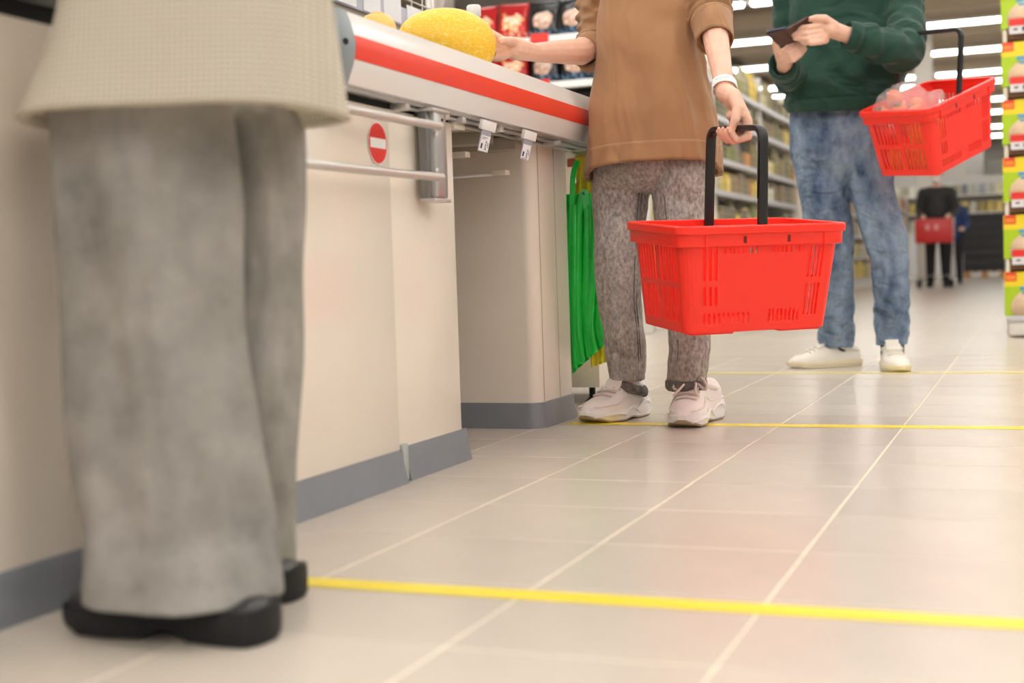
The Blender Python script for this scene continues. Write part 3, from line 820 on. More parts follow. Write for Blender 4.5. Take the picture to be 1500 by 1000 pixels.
def sleeve(mb, pts, rad, m=40, n=32, fold=0.0, freq=60, zone=None, seed=0, flat=1.0):
    """closed sleeve along pts with scrunch folds around it; hollow at the far end"""
    P = [Vector(p) for p in spline([tuple(p) for p in pts], m)]; Rr = [x[0] for x in spline([(r,) for r in rad], m)]
    up = None; rings = []; s = 0
    fr = []
    for i, p in enumerate(P):
        d = (P[min(i + 1, m - 1)] - P[max(i - 1, 0)]).normalized()
        if up is None: up = Vector((0, 1, 0)) if abs(d.y) < .9 else Vector((0, 0, 1))
        a = d.cross(up).normalized(); up = a.cross(d).normalized()
        if i: s += (p - P[i - 1]).length
        z = fold * (zone(i / (m - 1)) if zone else 1)
        R = []
        for k in range(n):
            t = 2 * math.pi * k / n
            w = math.sin(s * freq + 2.2 * math.sin(t + seed) + 2.5 * nz(math.cos(t) + seed, math.sin(t), s * 9))
            R.append(p + (a * math.cos(t) + up * math.sin(t) * flat) * (Rr[i] + z * w))
        rings.append(R); fr.append((p, a, up, d, Rr[i]))
    p, a, up, d, r = fr[-1]
    for back, sc in ((0, .80), (.05, .76)):
        rings.append([p - d * back + (a * math.cos(2*math.pi*k/n) + up * math.sin(2*math.pi*k/n) * flat) * r * sc for k in range(n)])
    mb.loft(rings)

def join_mesh(o, others):
    bm = bmesh.new(); bm.from_mesh(o.data)
    for q in others: bm.from_mesh(q.data)
    bm.to_mesh(o.data); bm.free()
    for p in o.data.polygons: p.use_smooth = True; p.material_index = 0
    for q in others: bpy.data.objects.remove(q)
    return o

def head(mb, c, r=.075, face=Vector((0, -1, 0))):
    """simple head on the same body mesh: cranium, jaw, nose, ears"""
    side = face.cross(Vector((0, 0, 1))).normalized()
    mb.ell(c + Vector((0, 0, .03)), r, r * 1.2, r * 1.15); mb.ell(c + face * .015 + Vector((0, 0, -.045)), r * .78, r * .85, r * .9)
    mb.cap(c + face * (r * 1.15) + Vector((0, 0, .015)), .007, c + face * (r * 1.38) + Vector((0, 0, -.018)), .011)
    mb.cap(c + face * (r * 1.12) + side * .018 + Vector((0, 0, -.05)), .008, c + face * (r * 1.12) - side * .018 + Vector((0, 0, -.05)), .008)
    for s in (-1, 1): mb.ell(c + side * s * r * 1.0 + Vector((0, 0, 0)), .012, .018, .028)

def hair_cap(c, r, material, root, face, length=.0):
    mb = MB(); mb.ell(c + Vector((0, 0, .045)) - face * .012, r * 1.12, r * 1.3, r * 1.15)
    if length: mb.ell(c - face * .04 + Vector((0, 0, -length * .4)), r * 1.1, r * .8, length)
    o = mb.remesh('hair', material, .008, 2); return reparent(o, root)

# shoes --------------------------------------------------------------
def interp(t, tab):
    for i in range(len(tab) - 1):
        if t <= tab[i + 1][0]:
            a, b = tab[i], tab[i + 1]; u = (t - a[0]) / (b[0] - a[0]); u = u * u * (3 - 2 * u)
            return a[1] + (b[1] - a[1]) * u
    return tab[-1][1]

def shoe(name, root, heel, ang, L, hw, soles, uppers, mats, tilt=0.0, lace=0, bow=False, collar=.09, tongue=.12, label=None, side=1, outsole=True, waves=False):
    """heel: world point under the heel; ang: heading of the toe; soles (x, top z, bottom z); uppers (x, height)"""
    U, S, O, Lc = mats
    Wt = [(0, .22), (.012, .50), (.045, .76), (.15, .86), (.4, .80), (.70, 1.0), (.86, .86), (.95, .58), (1, .22)]
    N = 34; xs = [0.5 - .5 * math.cos(math.pi * i / (N - 1)) for i in range(N)]
    def bend(x): return side * (.012 * math.sin(math.pi * x) - .012 * x * x)
    up = MB(); rings = []
    for x in xs:
        w = hw * interp(x, Wt) * .93; zt = interp(x, uppers); zb = interp(x, [(a, b - .006) for a, b, c in soles])
        R = []
        for k in range(21):
            t = math.pi * k / 20
            R.append((x * L * .97 + .004, bend(x) + w * math.copysign(abs(math.cos(t)) ** .75, math.cos(t)) * (1 - .25 * max(0, math.sin(t) - .5) * (1 if x < .6 else .6)), zb + max(.004, zt - zb) * math.sin(t) ** .8))
        rings.append(R)
    up.loft(rings)
    uo = up.build(name, U, None, sharp=70)
    uo.parent = root; uo.matrix_parent_inverse = Matrix.Translation(-root.location)
    uo.location = heel; uo.rotation_euler = (0, tilt, ang)
    if label: uo['label'] = label
    def ringset(sc, z0, z1, lo=0.0):
        mb = MB(); rr = []
        for x in xs:
            w = hw * interp(x, Wt) * sc; a = interp(x, [(q[0], z0(q)) for q in soles]); b_ = interp(x, [(q[0], z1(q)) for q in soles])
            X = (x - .5) * L * (1.02 if sc > 1 else 1.0) + .5 * L
            c = .004
            rr.append([(X, bend(x) + w * .94, a), (X, bend(x) + w, a + (b_ - a) * .3), (X, bend(x) + w * 1.0, a + (b_ - a) * .7), (X, bend(x) + w * .95, b_), (X, bend(x) - w * .95, b_), (X, bend(x) - w, a + (b_ - a) * .7), (X, bend(x) - w, a + (b_ - a) * .3), (X, bend(x) - w * .94, a)])
        mb.loft(rr); return mb
    so = ringset(1.04, lambda q: q[2] + .005, lambda q: q[1]).build('sole', S, uo, sharp=50)
    if outsole: ringset(1.0, lambda q: q[2], lambda q: q[2] + .007).build('outsole', O, so, sharp=50)
    if waves:
        for sg in (-1, 1):
            for (xa, xb, za, zc) in ((.02, .40, .018, .046), (.30, .66, .012, .036), (.58, .97, .016, .024)):
                pts = []
                for i in range(14):
                    u = i / 13; x = xa + (xb - xa) * u
                    w = hw * interp(x, Wt) * 1.045
                    pts.append((x * L, bend(x) + sg * w, za + (zc - za) * math.sin(math.pi * u)))
                mb = MB(); mb.tube(pts, [.001 + .0045 * math.sin(math.pi * i / 13) for i in range(14)], 8); mb.build('midsole_wave', S, so)
        for sg in (-1, 1):     # overlay seams
            pts = [(x * L, bend(x) + sg * hw * interp(x, Wt) * (.90 if x > .3 else .9), interp(x, [(0, .062), (.3, .055), (.55, .072), (.7, .05), (.95, .046)])) for x in [.06 + .9 * i / 15 for i in range(16)]]
            mb = MB(); mb.tube(pts, .0022, 6); mb.build('overlay_seam', U, uo)
    # collar and tongue
    mb = MB(); pts = []
    for k in range(20):
        t = 2 * math.pi * k / 20; pts.append((.24 * L + .20 * L * math.cos(t), bend(.2) + hw * .66 * math.sin(t), collar + .012 * math.cos(t) - .004))
    mb.tube(pts, .0085, 8, loop=True); mb.build('collar', U, uo)
    mb = MB(); tp = [(.62 * L, 0, interp(.62, uppers) - .002), (.52 * L, 0, interp(.52, uppers) + .006), (.42 * L, 0, tongue - .02), (.385 * L, 0, tongue)]
    mb.bar([(x, y + bend(.5), z) for x, y, z in tp], hw * .95, .009, (.6, 0, .8)); mb.build('tongue', U, uo, sharp=60)
    if lace:
        lo = MB()
        for i in range(lace):
            x = .46 + .27 * i / max(1, lace - 1); z = interp(x, uppers) + .0035; w = hw * .56
            lo.tube([(x * L + .004 * (s_ % 2), bend(x) + w * q, z - .006 * abs(q) ** 2) for s_, q in enumerate((-1, -.5, 0, .5, 1))], .0032, 6)
        if bow:
            z0 = interp(.52, uppers) + .008; x0 = .52 * L
            for sg in (-1, 1):
                lo.tube([Vector(p) for p in spline([(x0, 0, z0), (x0 + .010, sg * .022, z0 + .012), (x0 + .030, sg * .044, z0 - .004), (x0 + .034, sg * .040, z0 - .016), (x0 + .006, sg * .006, z0)], 18)], .0038, 8)
                lo.tube([Vector(p) for p in spline([(x0, 0, z0), (x0 + .03, sg * .015, z0 - .002), (x0 + .06, sg * .024, z0 - .018), (x0 + .07, sg * .036, z0 - .03)], 14)], .0034, 8)
        lo.build('laces', Lc, uo)
    return uo

# hands --------------------------------------------------------------
def grip_hand(mb, C, b, u, wrist, s=1.0):
    """closed hand round a bar: C bar point, b bar axis (towards the index finger), u outward side, up = z"""
    z = Vector((0, 0, 1)); b = b.normalized(); u = u.normalized()
    def q(bb, uu, zz): return C + b * bb * s + u * uu * s + z * zz * s
    offs = [.031, .010, -.011, -.030]; rr = [.0088, .0092, .0088, .0076]; ln = [1.0, 1.06, 1.0, .85]
    tips = []
    for o, r, l in zip(offs, rr, ln):
        mcp = q(o * .95, .022, .016); pip = q(o, .023 * l, -.018 * l); dip = q(o, -.006, -.026 * l); tip = q(o, -.022 * l, -.006); 
        mb.chain([q(o * .45, .006, .070), mcp, pip, dip, tip], [.012 * s, .0125 * s, r * 1.02 * s, r * .95 * s, r * .8 * s]); tips.append(tip)
    mb.cap(q(.026, .010, .03), .012 * s, q(-.024, .010, .03), .011 * s)
    mb.cap(q(.018, .004, .058), .0145 * s, q(-.014, .004, .058), .0135 * s)
    th = [q(.012, 0, .074), q(.036, -.004, .044), q(.040, -.014, .018), q(.031, -.019, -.004)]
    mb.chain(th, [.015 * s, .0125 * s, .0105 * s, .0085 * s])
    mb.cap(wrist, .023 * s, q(0, .002, .072), .021 * s)
    return tips, th
# ------------------------------------------------------------------ shopper in the brown sweatshirt
WY = 3.60
w = empty('person', (-.97, 3.64, 0), 'shopper in brown sweatshirt and grey jeans holding a red basket and reaching for the melon', 'person')
# jeans
mb = MB()
ank = lambda z: .25 + .9 * max(0, 1 - abs(z - .14) / .16) + .6 * max(0, 1 - abs(z - .42) / .14) + .5 * max(0, 1 - abs(z - .62) / .1)
legR = [(205, 874, 958, 3.655, 1.15), (262, 869, 953, 3.655, 1.12), (300, 869, 948, 3.65, 1.02), (350, 871, 944, 3.64, .98), (400, 873, 941, 3.635, .98), (440, 876, 940, 3.635, .98), (500, 886, 944, 3.645, 1.0), (540, 894, 944, 3.665, 1.05), (557, 895, 944, 3.67, 1.08)]
legL = [(205, 950, 1044, 3.645, 1.1), (262, 955, 1046, 3.64, 1.05), (300, 957, 1041, 3.635, .98), (350, 965, 1037, 3.62, .96), (410, 972, 1037, 3.60, .98), (470, 979, 1039, 3.585, .98), (505, 981, 1039, 3.58, 1.0), (540, 981, 1034, 3.575, 1.05), (557, 980, 1032, 3.575, 1.08)]
mb.loft(rows_rings(legR, 90, 48, cloth(.010, 14, 1.2, 1.7, ank)))
mb.loft(rows_rings(legL, 90, 48, cloth(.010, 13, 1.2, 5.1, ank)))
mb.loft(rows_rings([(120, 895, 1022, 3.65, .72), (180, 878, 1036, 3.65, .72), (230, 869, 1046, 3.65, .70), (262, 871, 1045, 3.65, .62), (282, 890, 1020, 3.65, .5)], 24, 48))
reparent(mb.remesh('jeans', M['wjean'], .0055, 1), w)
jeans = w.children[0] if w.children else None
# seams down the inside and side of the legs
def seam(rows, frac, name, r=.0016):
    P = []
    for row in spline([tuple(x) for x in rows[1:]], 40):
        py, xl, xr, Y, ra = row
        c = at((xl + xr) / 2, py, Y); rx = (xr - xl) / 2 / ppm(c); t = frac
        P.append(c + RV * rx * math.cos(t) * 1.01 + DV * rx * ra * math.sin(t) * 1.01)
    b = MB(); b.tube(P, r, 6); o = b.build(name, M['wcuff'], None); o.parent = jeans; o.matrix_parent_inverse = (Matrix.Translation(-w.location))
    return o
for rows, fr in ((legR, -.95), (legR, -.80), (legL, -2.3)):
    o = seam(rows, fr, 'seam'); o.matrix_parent_inverse = Matrix.Identity(4)
# rolled cuffs
def cuff(c, rx, ry, tilt, seed):
    mb = MB(); n = 60; rings = []
    for j in range(14):
        a = 2 * math.pi * j / 14
        R = []
        for k in range(n):
            t = 2 * math.pi * k / n
            wv = .0028 * nz(math.cos(t) * 9 + seed, math.sin(t) * 9, math.sin(a) * 2)
            rad = 1 + (.0085 * math.cos(a) + wv) / rx
            R.append(c + RV * rx * rad * math.cos(t) + DV * ry * rad * math.sin(t) + Vector((0, 0, .015 * math.sin(a) + tilt * math.cos(t) + wv)))
        rings.append(R)
    mb.loft(rings, loop=True); return reparent(mb.build('rolled_cuff', M['wcuff'], None), w)
cuff(at(920.5, 566, 3.672), .0470, .050, -.015, 1); cuff(at(1005.5, 563, 3.578), .0485, .052, .0, 7)
# sweatshirt
mb = MB()
body_rows = [(-215, 925, 985, 3.665, .9), (-185, 900, 1005, 3.665, .72), (-150, 878, 1030, 3.66, .62), (-95, 876, 1026, 3.65, .68), (-40, 882, 1014, 3.64, .76), (0, 880, 1014, 3.635, .80), (60, 876, 1022, 3.63, .80), (120, 872, 1032, 3.63, .78), (180, 866, 1047, 3.63, .74, -.05), (215, 862, 1055, 3.63, .72, -.14), (254, 861, 1059, 3.63, .71, -.2)]
def sw(p, t):
    v = max(0, min(1, (1.25 - p.z) / .55))
    a = math.sin(t * 4.0 + 1.1 + 2.0 * nz(p.z * 2.2, 1, 0)) * .006 * v
    q = nz(math.cos(t) * 2.6 + 3, math.sin(t) * 2.6, p.z * 2.4 + .9 * math.cos(t))
    dg = nz(p.x * 6 + p.z * 7, p.y * 6, p.z * 3 - p.x * 4) + .9 * (.35 - abs(nz(p.x * 13 + 2 * p.z, p.y * 13, p.z * 2.6))) * v + .5 * (.3 - abs(nz(p.x * 9 - p.z * 9, p.y * 9 + 4, p.z * 9)))
    return a + .016 * (1 - 2 * abs(q)) * v + .014 * dg - .005
rr = rows_rings(body_rows, 80, 72, sw, 2.3)
last = rr[-1]; cen = sum(last, Vector()) / len(last)
rr += cavity(rr)
mb.loft(rr)
# sleeves pushed up to the forearm
shl = at(1012, -150, 3.66); elb = at(1038, -2, 3.64); wri = at(1063, 137, 3.375); cue = at(1046.5, 57, 3.535)
sleeve(mb, [at(985, -165, 3.66), shl, at(1030, -80, 3.66), elb, at(1042, 28, 3.59), cue], [.062, .064, .058, .056, .050, .0455], 60, 36, .011, 190, lambda u: max(0, min(1, (u - .42) * 5)) * (1 if u < .86 else .15), 1)
shr = at(893, -145, 3.66); elr = at(874, 62, 3.66); cur = at(857, 77, 3.60)
sleeve(mb, [at(920, -165, 3.66), shr, at(872, -60, 3.68), elr, cur], [.062, .064, .056, .052, .044], 60, 36, .010, 200, lambda u: max(0, min(1, (u - .45) * 5)) * (1 if u < .9 else .3), 4)
reparent(mb.remesh('sweatshirt', M['sweat'], .0048, 1), w)
sweat = [c for c in w.children if c.name.startswith('sweatshirt')][0]
# ribbed hem band
n = 260; rings = []
band = rows_rings([(222, 861, 1056, 3.63, .72, -.15), (254, 860, 1060, 3.63, .71, -.2)], 6, n, sw, 2.3)
outR = []
for R in band:
    c = sum(R, Vector()) / len(R)
    outR.append([p + (p - c).normalized() * (.0012 + .0009 * (k % 2)) for k, p in enumerate(R)])
inR = [[p + (c0 - p) * .03 for p in R] for R in band for c0 in [sum(R, Vector()) / len(R)]]
mb = MB(); mb.loft(outR + list(reversed(inR)), loop=True)
hem = mb.build('ribbed_hem', M['sweat'], None); hem.parent = sweat
# ribbed cuff of the pushed up sleeve
def ribcuff(p0, p1, r0, r1, parent):
    p0, p1 = Vector(p0), Vector(p1); d = (p1 - p0).normalized(); a = d.cross(Vector((0, 1, 0))).normalized(); b_ = a.cross(d); n = 120
    mk = lambda p, r, k: p + (a * math.cos(2*math.pi*k/n) + b_ * math.sin(2*math.pi*k/n)) * (r + .0008 * (k % 2))
    mb = MB(); mb.loft([[mk(p0, r0 * .97, k) for k in range(n)], [mk(p0.lerp(p1, .1), r0 * 1.02, k) for k in range(n)], [mk(p0.lerp(p1, .9), r1 * 1.02, k) for k in range(n)], [mk(p1, r1, k) for k in range(n)], [mk(p1, r1 * .93, k) for k in range(n)], [mk(p0, r0 * .9, k) for k in range(n)]], loop=True)
    o = mb.build('ribbed_cuff', M['sweat'], None); o.parent = parent
ribcuff(at(1042, 27, 3.59), at(1047.5, 60, 3.53), .0535, .0480, sweat)
ribcuff(at(868, 71, 3.635), at(856, 77, 3.59), .050, .0445, sweat)

# body: coarse trunk, fine forearms and hands, one mesh
mb = MB()
pel = Vector((-.965, 3.655, .86))
mb.chain([pel, Vector((-.96, 3.66, 1.08)), Vector((-.955, 3.665, 1.28)), Vector((-.955, 3.66, 1.42)), Vector((-.955, 3.65, 1.50))], [.092, .075, .070, .045, .045])
head(mb, Vector((-.955, 3.625, 1.585)))
for rows in (legR, legL):
    P = [at((r[1] + r[2]) / 2, r[0], r[3]) for r in rows]; P.append(P[-1] - Vector((.012, 0, .05)))
    mb.chain([P[0], P[2], P[4], P[6], P[-1]], [.068, .06, .045, .036, .026])
mb.chain([Vector((-.955, 3.665, 1.36)), shl, at(1030, -80, 3.66), elb], [.06, .044, .038, .034]); mb.chain([Vector((-.955, 3.665, 1.36)), shr, at(872, -60, 3.68), elr], [.06, .044, .036, .034])
body = mb.remesh('body', M['skin'], .011, 2)
hb = MB(); C = WB @ Vector((0, .02, .222)); bdir = (WB.to_3x3() @ Vector((0, -1, 0))).normalized(); udir = bdir.cross(Vector((0, 0, 1))) * -1
if udir.dot(RV) < 0: udir = -udir
hb.chain([elb, elb.lerp(wri, .4), elb.lerp(wri, .75), wri], [.037, .0345, .0275, .0240])
tips, th = grip_hand(hb, C, bdir, udir, wri, 1.06)
fine1 = hb.remesh('hand', M['skin'], .0022, 4)
hb = MB()
wr2 = at(782, 77, 3.32); pal = at(752, 71, 3.22)
hb.chain([elr, at(850, 76, 3.57), at(815, 76, 3.43), wr2], [.039, .0365, .031, .0240])
hb.cap(wr2, .0235, pal, .029)
for i, (a, b2, c3) in enumerate([((735, 58), (716, 46), (704, 44)), ((731, 66), (710, 58), (696, 55)), ((730, 76), (708, 72), (696, 70)), ((734, 84), (714, 85), (703, 84))]):
    hb.chain([pal, at(a[0], a[1], 3.185), at(b2[0], b2[1], 3.165), at(c3[0], c3[1], 3.15)], [.018, .0105, .0092, .0078])
hb.chain([at(768, 70, 3.27), at(748, 60, 3.18), at(734, 60, 3.125)], [.015, .012, .009])
fine2 = hb.remesh('hand', M['skin'], .0024, 4)
join_mesh(body, [fine1, fine2]); reparent(body, w)
hair_cap(Vector((-.955, 3.635, 1.585)), .075, M['hair'], w, Vector((0, -1, 0)), .12)
# nails
nb = MB()
for t in tips[:3]: nb.ell(t + Vector((-.004, -.005, .006)), .0045, .0035, .0055, None, 10)
nb.ell(th[-1] + Vector((-.001, -.0075, -.003)), .0055, .003, .0065, None, 12)
o = nb.build('nails', M['nail'], None); o.parent = body
# wrist band
wc = elb.lerp(wri, .93); d = (wri - elb).normalized(); a = d.cross(Vector((0, 1, 0))).normalized(); b_ = a.cross(d).normalized()
watch = empty('wristwatch', wc); watch.parent = w; watch.matrix_parent_inverse = Matrix.Translation(-w.location)
n = 48; mk = lambda r, h, k: (a * math.cos(2*math.pi*k/n) * 1.06 + b_ * math.sin(2*math.pi*k/n)) * r + d * (h + .004 * math.cos(2*math.pi*k/n))
mb = MB(); mb.loft([[mk(r, h, k) for k in range(n)] for r, h in ((.0275, -.0125), (.0292, -.013), (.0302, -.009), (.0302, .009), (.0292, .013), (.0275, .0125))], loop=True)
o = mb.build('strap', M['white'], None); o.parent = watch; o['label'] = 'white silicone strap'
hbx = MB()
for k in range(7):
    t = -math.pi * .30 - k * .16; p = (a * math.cos(t) * 1.06 + b_ * math.sin(t)) * .0302 + d * .004 * math.cos(t); hbx.ell(p, .0012, .0012, .0012, None, 8)
o2 = hbx.build('strap_hole', M['ink'], None); o2.parent = o
watch.name = 'wristwatch'
# sneakers
SO = [(0, .050, .010), (.08, .052, .001), (.30, .043, .001), (.45, .034, .006), (.62, .033, .001), (.82, .032, .002), (.95, .034, .012), (1, .034, .020)]
UP = [(0, .082), (.05, .112), (.25, .116), (.40, .120), (.50, .104), (.62, .086), (.75, .072), (.88, .062), (.96, .050), (1, .036)]
sm_ = (M['shoe'], M['sole'], M['outsole'], M['lace'])
shoe('sneaker', w, at(938, 607, 3.772).xy.to_3d() + Vector((0, 0, 0)), math.atan2(-.276, -.072), .282, .052, SO, UP, sm_, 0, 5, False, .094, .135, 'white-pink chunky sneaker turned to the left', 1, True, True)
shoe('sneaker', w, Vector((-.842, 3.700, 0)), math.atan2(-.275, -.028), .285, .053, SO, UP, sm_, 0, 5, True, .094, .135, 'white-pink chunky sneaker with a lace bow', -1, True, True)
# ------------------------------------------------------------------ shopper in the green hoodie
g = empty('person', (-.66, 5.45, 0), 'shopper in dark green hoodie and blue jeans looking at a phone, basket on the arm', 'person')
mb = MB()
zone = lambda z: .3 + 1.1 * max(0, 1 - abs(z - .17) / .2) + .7 * max(0, 1 - abs(z - .5) / .16) + .7 * max(0, 1 - abs(z - .85) / .12)
mR = [(120, 1162, 1240, 5.46, 1.25), (175, 1158, 1240, 5.46, 1.2), (230, 1163, 1243, 5.455, 1.05), (280, 1171, 1243, 5.45, 1.0), (330, 1180, 1246, 5.45, .95), (384, 1190, 1249, 5.46, .95), (438, 1198, 1249, 5.50, 1.0), (480, 1201, 1248, 5.53, 1.05), (508, 1203, 1249, 5.55, 1.05)]
mL = [(120, 1228, 1308, 5.45, 1.25), (175, 1228, 1310, 5.45, 1.2), (230, 1236, 1308, 5.44, 1.05), (280, 1246, 1309, 5.43, 1.0), (330, 1262, 1321, 5.42, .95), (384, 1276, 1329, 5.42, .98), (438, 1283, 1330, 5.44, 1.0), (480, 1287, 1330, 5.46, 1.05), (505, 1286, 1328, 5.46, 1.05)]
mb.loft(rows_rings(mR, 90, 44, cloth(.018, 15, 1.2, 2.2, zone))); mb.loft(rows_rings(mL, 90, 44, cloth(.018, 15, 1.2, 8.4, zone)))
mb.loft(rows_rings([(90, 1165, 1300, 5.45, .75), (150, 1158, 1308, 5.45, .72), (200, 1159, 1309, 5.45, .68), (240, 1168, 1304, 5.45, .6), (262, 1190, 1280, 5.45, .5)], 24, 44))
reparent(mb.remesh('jeans', M['mjean'], .0065, 1), g)
# hoodie
mb = MB()
hr = [(-85, 1222, 1272, 5.46, .9), (-65, 1195, 1298, 5.46, .75), (-40, 1165, 1328, 5.45, .6), (-10, 1158, 1328, 5.44, .62), (30, 1160, 1322, 5.43, .70), (80, 1160, 1318, 5.42, .74), (115, 1154, 1316, 5.42, .76), (140, 1151, 1313, 5.42, .76), (155, 1153, 1309, 5.42, .76), (163, 1158, 1304, 5.42, .74, .1)]
def hd(p, t):
    q = nz(math.cos(t) * 1.8 + 7, math.sin(t) * 1.8, p.z * 9 + 1.2 * math.cos(t)); v = max(0, 1 - abs(p.z - 1.12) / .16)
    return .024 * (1 - 2.2 * abs(q)) * v + .016 * nz(p.x * 6, p.y * 6, p.z * 7)
rr = rows_rings(hr, 64, 64, hd, 2.3); last = rr[-1]; cen = sum(last, Vector()) / len(last)
rr += cavity(rr, .016)
mb.loft(rr)
shA = at(1322, -30, 5.45); elA = at(1324, 74, 5.20); cuA = at(1240, 51, 5.05)
sleeve(mb, [at(1290, -45, 5.45), shA, at(1324, 15, 5.40), elA, at(1292, 67, 5.13), at(1262, 56, 5.08), cuA], [.085, .082, .074, .070, .064, .056, .050], 60, 34, .008, 75, lambda u: max(0, min(1, (u - .2) * 4)) * (.3 if u > .9 else 1), 2)
shB = at(1162, -30, 5.45); elB = at(1160, 112, 5.42); cuB = at(1146, 94, 5.08)
sleeve(mb, [at(1200, -45, 5.45), shB, at(1158, 40, 5.46), elB, at(1154, 106, 5.20), cuB], [.085, .080, .066, .062, .056, .050], 60, 34, .006, 75, lambda u: max(0, min(1, (u - .2) * 4)), 5)
# hood lying on the shoulders
mb.ell(at(1248, -70, 5.56), .15, .10, .07)
reparent(mb.remesh('hoodie', M['hood'], .0065, 1), g)
hoodie = [c for c in g.children if c.name.startswith('hoodie')][0]
b = MB()
P = rows_rings([(150, 1151, 1311, 5.42, .77), (163, 1157, 1305, 5.42, .75, .1)], 4, 160, hd, 2.3)
oR = [[p + (p - c).normalized() * (.003 + .0012 * (k % 2)) for k, p in enumerate(R)] for R in P for c in [sum(R, Vector()) / len(R)]]
iR = [[p + (c - p) * .03 for p in R] for R in P for c in [sum(R, Vector()) / len(R)]]
b.loft(oR + list(reversed(iR)), loop=True); o = b.build('ribbed_hem', M['hood'], None); o.parent = hoodie
b = MB(); b.tube([at(1204, -40, 5.29), at(1204, 0, 5.285), at(1205, 16, 5.285)], .0035, 8); b.lathe([(.004, -.02), (.0045, -.01), (.003, 0)], at(1205, 17, 5.285), 8)
o = b.build('drawstring', mat('green_cord', lin(96, 130, 112), .8), None); o.parent = hoodie
def ribc2(p0, p1, r0, r1):
    ribcuff_src = M['sweat']; 
    p0, p1 = Vector(p0), Vector(p1); d = (p1 - p0).normalized(); a = d.cross(Vector((0, 0, 1))).normalized(); b_ = a.cross(d); n = 90
    mk = lambda p, r, k: p + (a * math.cos(2*math.pi*k/n) + b_ * math.sin(2*math.pi*k/n)) * (r + .0008 * (k % 2))
    q = MB(); q.loft([[mk(p0, r0, k) for k in range(n)], [mk(p1, r1, k) for k in range(n)], [mk(p1, r1 * .9, k) for k in range(n)], [mk(p0, r0 * .9, k) for k in range(n)]], loop=True)
    o = q.build('ribbed_cuff', M['hood'], None); o.parent = hoodie
ribc2(at(1256, 55, 5.07), at(1239, 50.5, 5.045), .0545, .0495)
ribc2(at(1151, 101, 5.145), at(1145.5, 93, 5.065), .0545, .0495)
# body
mb = MB()
mb.chain([at(1236, 175, 5.45), at(1240, 80, 5.45), at(1244, 0, 5.45), at(1246, -60, 5.46), at(1246, -92, 5.45)], [.12, .12, .12, .06, .058])
head(mb, at(1246, -125, 5.41), .08)
for rows in (mR, mL):
    Pp = [at((r[1] + r[2]) / 2, r[0], r[3]) for r in rows]; Pp.append(Pp[-1] - Vector((0, 0, .06)))
    mb.chain([Pp[0], Pp[2], Pp[4], Pp[6], Pp[-1]], [.075, .068, .05, .042, .028])
mb.chain([at(1246, -40, 5.46), shA, at(1324, 15, 5.40), elA], [.07, .05, .044, .04]); mb.chain([at(1246, -40, 5.46), shB, at(1158, 40, 5.46), elB], [.07, .05, .044, .04])
gbody = mb.remesh('body', M['skin'], .012, 2)
hb = MB(); HY = 4.97
wA = at(1240, 51, 5.04)
hb.chain([elA, at(1270, 58, 5.10), wA], [.043, .036, .030]); hb.cap(wA, .029, at(1215, 42, HY), .031)
hb.cap(at(1206, 38, HY - .01), .018, at(1208, 58, HY), .017)
for a, b2, c3, r in (((1202, 37), (1184, 40), (1167, 41), .0115), ((1200, 46), (1181, 49), (1161, 50), .0120), ((1201, 54), (1183, 57), (1165, 56), .0115), ((1204, 61), (1189, 63), (1176, 62), .0105)):
    hb.chain([at(1212, 45, HY), at(a[0], a[1], HY - .02), at(b2[0], b2[1], HY - .045), at(c3[0], c3[1], HY - .035)], [.022, r * 1.12, r, r * .82])
hb.chain([at(1222, 38, HY), at(1208, 27, HY - .03), at(1196, 26, HY - .04), at(1187, 28, HY - .04)], [.019, .0145, .012, .010])
f1 = hb.remesh('hand', M['skin'], .003, 4)
hb = MB(); wB = at(1149, 96, 5.08)
hb.chain([elB, at(1153, 104, 5.17), wB], [.043, .036, .029]); hb.cap(wB, .028, at(1150, 82, 5.00), .031)
hb.chain([at(1144, 88, 5.02), at(1138, 74, 4.96), at(1135, 62, 4.94), at(1134, 55, 4.935)], [.018, .0135, .0115, .0095])
for a, b2, c3 in (((1150, 74), (1160, 65), (1168, 58)), ((1155, 77), (1166, 69), (1174, 61)), ((1159, 82), (1170, 74), (1178, 66)), ((1162, 87), (1172, 80), (1179, 72))):
    hb.chain([at(1150, 84, 5.00), at(a[0], a[1], 4.975), at(b2[0], b2[1], 4.98), at(c3[0], c3[1], 5.00)], [.020, .0125, .0112, .009])
f2 = hb.remesh('hand', M['skin'], .003, 4)
join_mesh(gbody, [f1, f2]); reparent(gbody, g)
hair_cap(at(1246, -125, 5.41), .08, M['hair'], g, Vector((0, -1, 0)))
# phone in an open case
ph = empty('phone', at(1155, 50, 4.93), 'phone in an open brown leather folding case held in both hands', 'phone')
def panel(q, t, name, material):
    q = [Vector(p) for p in q]; nrm = (q[1] - q[0]).cross(q[3] - q[0]).normalized() * t
    mb = MB(); mb.loft([[p - nrm / 2 for p in q], [p + nrm / 2 for p in q]]); return reparent(mb.build(name, material, None, False), ph)
sp0, sp1 = at(1151, 43, 4.885), at(1166, 61, 4.98)
panel([at(1122, 49, 4.865), at(1142, 67, 4.955), sp1, sp0], .007, 'case_flap', M['brown_case'])
up_ = Vector((0, -.003, .0075))
panel([at(1123.5, 49, 4.865) + up_, at(1143, 65, 4.95) + up_, sp1.lerp(sp0, .12) + up_, sp0 + up_], .008, 'handset', M['screen'])
panel([sp0, sp1, at(1203, 35, 5.01), at(1182, 25, 4.91)], .007, 'case_back', M['brown_case'])
